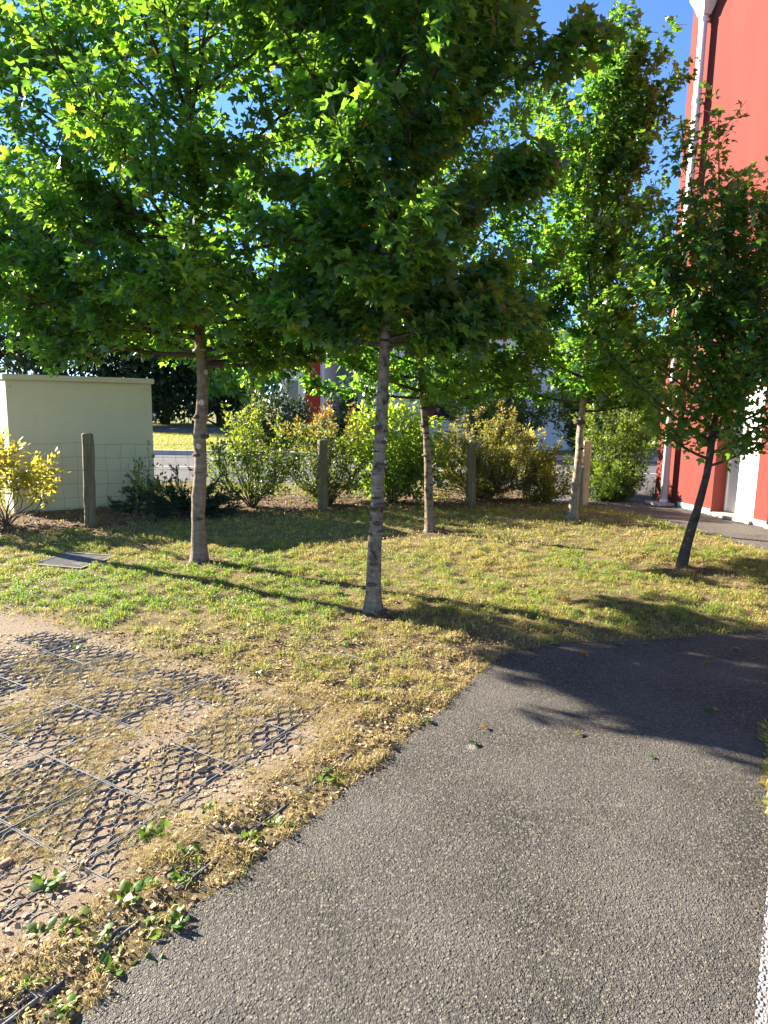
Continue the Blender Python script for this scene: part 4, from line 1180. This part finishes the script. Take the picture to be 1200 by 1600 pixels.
def lawn_points(n, x0, x1, y0, y1, dens=None):
    x = rnd(x0, x1, n); y = rnd(y0, y1, n)
    de = dist_line(x, y, EDGE); ins = in_poly(x, y, ASPH)
    sd = np.where(ins, de, -de)
    dp = dist_line(x, y, PATHE); sp = np.where(in_poly(x, y, PATH), dp, -dp)
    ok = (np.maximum(sd, sp) + 0.05 * (fbm(x, y, 9.0, 3) - 0.5) + 0.05 * (rng.random(n) - 0.5) < 0.016)
    # in view (a little wider than the frame)
    u = 600 + 1060 * x / (y * 0.987 + 0.25)
    ok &= (u > -120) & (u < 1320)
    dsq = np.minimum.reduce([np.hypot(x - tx, y - ty) for tx, ty in TREES.values()])
    s = soil_mask(x, y); mm = mulch_mask(x, y)
    cl = clump(x, y)
    pr = (1 - 0.95 * s) * (1 - 0.88 * mm) * (0.35 + 0.65 * sstep(0.3, 0.55, fbm(x, y, 2.6, 88))) * (0.12 + 0.88 * cl)
    dc = np.maximum(np.abs((x + 3.25) * math.cos(-0.244) + (y - 6.06) * math.sin(-0.244) - 0.275), np.abs(-(x + 3.25) * math.sin(-0.244) + (y - 6.06) * math.cos(-0.244) - 0.275))
    ok &= dc > 0.27
    ok &= rng.random(n) < pr
    return x[ok], y[ok]

def blades(name, n, box, hgt, wid, label, lie=0.8):
    x, y = lawn_points(n, *box)
    c = len(x)
    z = lawn_z(x, y) - 0.004
    dry = dryness(x, y)
    az = rnd(0, 2 * math.pi, c)
    h = rnd(*hgt, c) * (0.65 + 0.4 * clump(x, y) + 0.3 * vnoise(x, y, 4.0, 91))
    w = rnd(*wid, c)
    bend = rnd(0.25, 1.0, c) * lie
    sx, sy = -np.sin(az) * w, np.cos(az) * w
    dx, dy = np.cos(az) * h * bend, np.sin(az) * h * bend
    hz = h * np.sqrt(np.clip(1 - bend ** 2 * 0.8, 0.08, 1))
    B = np.stack([x, y, z], -1)
    S = np.stack([sx, sy, np.zeros(c)], -1)
    Mid = B + np.stack([dx * 0.4, dy * 0.4, hz * 0.65], -1)
    Tip = B + np.stack([dx, dy, hz * rnd(0.7, 1.0, c)], -1)
    V = np.stack([B - S, B + S, Mid + S * 0.8, Mid - S * 0.8, Tip], 1).reshape(-1, 3)
    k = (np.arange(c) * 5)[:, None, None]
    F = (np.array([[0, 1, 2], [0, 2, 3], [3, 2, 4]])[None] + k).reshape(-1, 3)
    t = np.clip(0.95 - dry * 0.95 + 0.9 * (vnoise(x, y, 15.0, 94) - 0.5) + rng.normal(0, 0.17, c), 0, 1)
    o = np_obj(name, V, F, M['grass'], attrs={'tint': np.repeat(t, 5)})
    tag(o, label, 'grass', kind='stuff')

def clover(name, n, box, size, label, tall=0.035):
    x, y = lawn_points(n, *box)
    c = len(x)
    dry = dryness(x, y)
    z = lawn_z(x, y) + rnd(0.0, tall, c) * (0.25 + 0.75 * clump(x, y))
    az = rnd(0, 2 * math.pi, c)
    T = np.stack([np.cos(az), np.sin(az), rnd(-0.5, 0.9, c)], -1)
    Nn = norm(rng.normal(0, 0.65, (c, 3)) + [0, 0, 1])
    s = rnd(*size, c) * rng.uniform(0.6, 1.2, c)
    t = np.clip(1.0 - dry * 0.85 + 0.9 * (vnoise(x, y, 11.0, 96) - 0.5) + rng.normal(0, 0.2, c), 0, 1)
    a = scatter([leaf_card(0.38), leaf_card(0.22)], np.stack([x, y, z], -1), T, Nn, s, t)
    o = a.obj(name, M['grass'], None, smooth=False, attr='tint'); tag(o, label, 'ground cover', kind='stuff')

rng = np.random.default_rng(500)
NEAR, MID, FAR = (-2.6, 1.4, 1.2, 4.2), (-4.4, 4.6, 4.2, 7.4), (-7.0, 5.2, 7.4, 12.4)
blades('grass', 130000, NEAR, (0.012, 0.045), (0.0008, 0.0018), 'dry straw-coloured grass at the edge of the asphalt', 0.95)
blades('grass', 220000, MID, (0.018, 0.05), (0.0012, 0.0026), 'short half-dry lawn grass around the maple trunks', 0.9)
blades('grass', 90000, FAR, (0.02, 0.06), (0.002, 0.004), 'short grass in front of the fence and shrubs', 0.85)
clover('clover', 110000, NEAR, (0.005, 0.014), 'small green and straw-coloured leaves matted in the near lawn', 0.022)
clover('clover', 150000, MID, (0.009, 0.022), 'small green weeds mixed in the lawn around the maples')
clover('clover', 80000, FAR, (0.014, 0.034), 'small green weeds in front of the fence')

# fluffy dry tufts standing on the grid soil
def tufts(n, box):
    x = rnd(box[0], box[1], n * 12); y = rnd(box[2], box[3], n * 12)
    a, b = grid_ab(x, y)
    ok = (soil_mask(x, y) > 0.15) & (fbm(x, y, 4.0, 63) > 0.51)
    x, y = x[ok][:n], y[ok][:n]
    V, F, T = [], [], []
    c = len(x); per = 90
    X = np.repeat(x, per) + rng.normal(0, 0.022, c * per); Y = np.repeat(y, per) + rng.normal(0, 0.022, c * per)
    Z = lawn_z(X, Y) - 0.003
    az = rnd(0, 2 * math.pi, c * per); h = rnd(0.012, 0.04, c * per); w = rnd(0.0006, 0.0013, c * per)
    S = np.stack([-np.sin(az) * w, np.cos(az) * w, 0 * w], -1); B = np.stack([X, Y, Z], -1)
    tip = B + np.stack([np.cos(az) * h * 0.8, np.sin(az) * h * 0.8, h * rnd(0.3, 0.9, c * per)], -1)
    V = np.stack([B - S, B + S, tip], 1).reshape(-1, 3)
    F = np.arange(len(V)).reshape(-1, 3)
    t = np.clip(np.repeat(rng.beta(1.0, 8, c), per) + rng.normal(0, 0.08, c * per), 0, 1)
    tag(np_obj('dry_grass', V, F, M['grass'], attrs={'tint': np.repeat(t, 3)}), 'pale dry grass tufts growing through the plastic grid', 'grass', kind='stuff')
tufts(900, (-2.7, 0.1, 1.4, 3.9))

# leaf litter and wood chips under the shrubs and round the trunks
n = 26000
x = rnd(-6.5, 4.2, n); y = rnd(4.3, 12.0, n)
ok = (rng.random(n) < mulch_mask(x, y)) & ~in_poly(x, y, ASPH) & ~in_poly(x, y, PATH)
x, y = x[ok], y[ok]; c = len(x)
az = rnd(0, 2 * math.pi, c)
a = scatter([leaf_card(0.3), leaf_card(0.5)], np.stack([x, y, lawn_z(x, y) + rnd(0, 0.012, c)], -1), np.stack([np.cos(az), np.sin(az), rnd(-0.2, 0.5, c)], -1), norm(rng.normal(0, 0.5, (c, 3)) + [0, 0, 1]), rnd(0.015, 0.05, c), rnd(0, 1, c) ** 1.3)
tag(a.obj('leaf_litter', M['litter'], None, smooth=False, attr='tint'), 'brown leaf litter under the shrubs and trees', 'litter', kind='stuff')
# straw bits and crumbs on the soil
n = 95000
x = rnd(-2.8, 0.8, n); y = rnd(1.2, 4.3, n)
ok = ~in_poly(x, y, ASPH) & (rng.random(n) < 0.25 + 0.5 * fbm(x, y, 3.0, 15)) & ((soil_mask(x, y) < 0.5) | (rng.random(n) < 0.5))
x, y = x[ok], y[ok]; c = len(x)
az = rnd(0, 2 * math.pi, c)
a = scatter([leaf_card(0.09), leaf_card(0.3), leaf_card(0.45)], np.stack([x, y, lawn_z(x, y) + rnd(0, 0.01, c)], -1), np.stack([np.cos(az), np.sin(az), rnd(-0.25, 0.35, c)], -1), norm(rng.normal(0, 0.5, (c, 3)) + [0, 0, 1]), rnd(0.006, 0.026, c), rnd(0.45, 1, c))
tag(a.obj('leaf_litter', M['litter'], None, smooth=False, attr='tint'), 'straw bits and crumbs scattered over the dry soil', 'litter', kind='stuff')

# grassy verge across the road
n = 26000
x = rnd(-16, -2.5, n); y = rnd(20.3, 33.5, n)
az = rnd(0, 2 * math.pi, n); h = rnd(0.04, 0.10, n); w = rnd(0.006, 0.014, n)
B = np.stack([x, y, np.full(n, -0.085)], -1); S = np.stack([-np.sin(az) * w, np.cos(az) * w, 0 * w], -1)
T = B + np.stack([np.cos(az) * h * 0.5, np.sin(az) * h * 0.5, h], -1)
tag(np_obj('verge_grass', np.stack([B - S, B + S, T], 1).reshape(-1, 3), np.arange(3 * n).reshape(-1, 3), M['grass'], attrs={'tint': np.repeat(np.clip(rng.normal(0.5, 0.2, n), 0, 1), 3)}), 'sunlit grass verge across the road', 'grass', kind='stuff')

# soil pocket with weeds at the right edge of the path
SP = [(1.49, 2.40), (1.60, 2.60), (1.68, 2.74), (1.80, 2.96), (1.86, 3.14), (2.02, 3.26), (2.5, 3.3), (2.7, 2.8), (2.2, 2.2), (1.75, 2.22)]
sheet('soil_patch', wobble(SP, 0.03, 33, 0.04, closed=True), 0.005, M['lawn'])
x = rnd(1.45, 2.6, 9000); y = rnd(2.2, 3.3, 9000)
ok = in_poly(x, y, SP); x, y = x[ok], y[ok]; c = len(x)
az = rnd(0, 2 * math.pi, c)
a = scatter([leaf_card(0.08), leaf_card(0.3)], np.stack([x, y, np.full(c, 0.006)], -1), np.stack([np.cos(az), np.sin(az), rnd(0, 1.2, c)], -1), norm(rng.normal(0, 0.5, (c, 3)) + [0, 0, 1]), rnd(0.012, 0.045, c), rnd(0.0, 0.8, c))
tag(a.obj('weeds', M['grass'], None, smooth=False, attr='tint'), 'dry weeds in the soil pocket at the right edge of the path', 'weeds', kind='stuff')

# ------------------------------------------------------------------ single weeds
def pg(u, v, z=0.0):
    d = FN + RN * (u - 600) / 1060 - UN * (v - 800) / 1060
    t = (z - CAM_H) / d[2]
    return CAMP + d * t
def weed(label, x, y, r, n, tint, seed, group, kind='oval'):
    global rng
    rng = np.random.default_rng(seed)
    z = float(lawn_z(x, y))
    root = empty('weed', (x, y, z)); tag(root, label, 'weed', group)
    for i in range(int(n * 1.4)):
        az = rng.uniform(0, 6.28); el = rng.uniform(-0.05, 1.1)
        T = np.array([[math.cos(az) * math.cos(el), math.sin(az) * math.cos(el), math.sin(el)]])
        Nn = np.array([[-math.cos(az) * 0.5, -math.sin(az) * 0.5, 1.0]]) + rng.normal(0, 0.3, (1, 3))
        tv = leaf_oval(rng.uniform(0.2, 0.42), rng.uniform(0.1, 0.5), rng.uniform(0.1, 0.6))
        s = r * rng.uniform(0.3, 0.95)
        sd, tp, nn = frames(T, Nn)
        off = np.array([rng.normal(0, r * 0.55), rng.normal(0, r * 0.4), abs(rng.normal(0, r * 0.12))])
        V = off + s * (tv[0][:, 0:1] * sd + tv[0][:, 1:2] * tp + tv[0][:, 2:3] * nn)
        np_obj('leaf', V, tv[1], M['weedleaf'], root, {'tint': np.full(len(V), np.clip(tint + rng.normal(0, 0.28), 0, 1))})
M['weedleaf'] = mat_leaf('weed_leaf', [(0, (0.05, 0.11, 0.02)), (0.7, (0.10, 0.22, 0.03)), (1, (0.34, 0.30, 0.05))], [(0, (0.18, 0.36, 0.02)), (1, (0.42, 0.55, 0.04))], 0.35, 0.4)
WE = [(75, 1375, 'green weed rosette on the bare grid soil, left edge', 0.05), (110, 1440, 'green weed by the lower left grid seam', 0.045), (200, 1400, 'weed tuft beside the buried grid corner near the bottom left', 0.05),
      (265, 1435, 'bright weed rosette closest to the asphalt at lower left', 0.055), (175, 1500, 'bright weed at the bottom left among straw', 0.045), (245, 1480, 'low weed clump right of the bottom left straw', 0.045),
      (285, 1365, 'broad-leaved weed in dry grass left of the asphalt edge', 0.05), (425, 1280, 'weed tuft at the asphalt edge beside the pale grass', 0.045), (510, 1212, 'dark green weed beside the asphalt edge, mid-left', 0.05),
      (240, 1300, 'grey-green weed at the end of the grid', 0.05), (540, 1012, 'bright green weed on the lawn left of the path corner', 0.055), (530, 930, 'leafy green weed left of the nearest trunk', 0.06),
      (405, 1055, 'green weed patch above the grid', 0.05), (330, 1262, 'small pale weed leaf beside the grid seam', 0.03), (770, 880, 'bright weed on the lawn behind the nearest trunk', 0.06),
      (325, 900, 'leafy weed clump at the foot of the left maple', 0.06), (620, 965, 'weed cluster at the foot of the nearest maple', 0.06), (655, 950, 'grey-green leaf clump right of the nearest maple', 0.055),
      (690, 945, 'big-leaved weed a little right of the nearest maple', 0.055), (380, 985, 'yellowish weed in the middle of the left lawn', 0.045), (120, 1010, 'green weed above the top left of the grid', 0.05), (60, 930, 'green weed below the drain cover', 0.05),
      (895, 960, 'weed clump at the lawn edge above the shaded asphalt', 0.05), (840, 905, 'weed clump in the sunny centre of the lawn', 0.05), (160, 1590, 'weed at the bottom edge of the lawn', 0.04)]
for i, (u, v, lab, r) in enumerate(WE):
    p = pg(u, v, 0.02)
    weed(lab, p[0], p[1], r * (1.0 if v > 1180 else 0.75), 15 + i % 6, 0.35 + 0.4 * ((i * 7) % 5) / 5, 600 + i, 'weeds in the lawn')

SW = [(60, 1450, 'small weed left of the grid seam near the bottom left corner'), (150, 1462, 'small weed between the two bottom left grid seams'), (232, 1382, 'small weed just above the bright rosette by the asphalt'),
      (300, 1332, 'small weed in straw below the right end of the grid'), (215, 1532, 'small weed near the bottom edge, close to the asphalt'), (100, 1562, 'small weed in the bottom left corner'),
      (392, 1302, 'small weed beside the pale pebble near the asphalt edge'), (352, 1388, 'small weed hanging over the asphalt edge at lower left'), (40, 1532, 'small weed at the left picture edge near the bottom')]
for i, (u, v, lab) in enumerate(SW):
    p = pg(u, v, 0.02)
    weed(lab, p[0], p[1], 0.036, 12 + i % 7, 0.3 + 0.5 * ((i * 3) % 7) / 7, 660 + i, 'small weeds in the straw')

# ------------------------------------------------------------------ loose things on the ground
rng = np.random.default_rng(700)
LV = [(967, 1007, 'green leaf lying at the shaded upper edge of the asphalt', 0.4, 0.075), (1012, 1006, 'pale green leaf on the shaded asphalt by the lawn', 0.7, 0.06), (912, 1020, 'brownish leaf on the shaded asphalt near the corner', 1.0, 0.06),
      (1117, 1108, 'bright green leaf lying in the tree shadow on the asphalt', 0.55, 0.075), (1155, 1015, 'small leaf on the shaded asphalt at the right', 0.5, 0.06), (1105, 1031, 'curled pale leaf on the shaded asphalt', 0.97, 0.05),
      (884, 945, 'dark red leaf lying on the lawn above the asphalt', 1.0, 0.07), (592, 992, 'orange leaf standing in the grass in front of the nearest maple', 0.97, 0.06), (733, 1158, 'dark curled leaf on the sunny asphalt', 0.1, 0.05),
      (668, 1126, 'green leaf on the asphalt edge beside the dry grass', 0.4, 0.05), (758, 1132, 'thin brown leaf on the sunny asphalt', 1.0, 0.04), (865, 1006, 'pale leaf at the corner of the lawn and asphalt', 0.8, 0.06), (1020, 1178, 'tiny green leaf on the sunny asphalt', 0.7, 0.03),
      (905, 1142, 'little yellow leaf just below the tree shadow', 0.95, 0.04)]
for u, v, lab, tint, s in LV:
    onl = v < 1000 or u < 690
    p = pg(u, v, 0.015)
    z = float(lawn_z(p[0], p[1])) + 0.02 if onl else 0.006
    V, F = leaf_maple(0.35, 0.5, 0.2)
    V = V.copy(); V[:, 2] -= V[:, 2].min()
    o = np_obj('fallen_leaf', V * s, F, M['maple'], None, {'tint': np.full(len(V), tint)})
    o.location = (p[0], p[1], z); o.rotation_euler = (rnd(-0.2, 0.2), rnd(-0.2, 0.2), rnd(0, 6.28))
    tag(o, lab, 'leaf', 'fallen leaves')
M['claystone'] = mat_simple('tan_stone', (0.30, 0.21, 0.15), 0.9, vary=0.25, nscale=40, bump=0.5)
def chunk(name, label, u, v, s, mat, z=0.0, cat='stone', sq=(1, 0.7, 0.4)):
    p = pg(u, v, z)
    V = np.array([(sx, sy, sz) for sx in (-1, 1) for sy in (-1, 1) for sz in (0, 1)], float) * np.array([0.5, 0.5, 1]) * np.array(sq) * s
    V += rng.normal(0, 0.07 * s, V.shape)
    F = np.array([(0, 1, 3, 2), (4, 6, 7, 5), (0, 4, 5, 1), (2, 3, 7, 6), (0, 2, 6, 4), (1, 5, 7, 3)])
    o = np_obj(name, V, F, M[mat]); o.location = (p[0], p[1], z); o.rotation_euler = (0, 0, rnd(0, 3))
    tag(o, label, cat)
chunk('stone', 'flat tan stone lying on the grid soil', 314, 1204, 0.042, 'claystone', 0.012)
chunk('stone', 'small white pebble in the grass beside the grid', 363, 1290, 0.02, 'stonebit', 0.02)
chunk('clay_fragment', 'orange clay fragment at the left edge of the grid', 8, 1352, 0.04, 'brickbit', 0.004, 'fragment')
tw = MB(); p0 = pg(500, 1022, 0.05); p1 = pg(580, 1034, 0.05)
tw.tube(spline([p0, (p0 + p1) / 2 + [0, 0.02, 0.012], p1], 8), np.linspace(0.003, 0.0015, 8), 6).build('twig', M['scar'], None)
tag(bpy.data.objects['twig'], 'thin pale twig lying on the lawn in front of the nearest maple', 'twig')
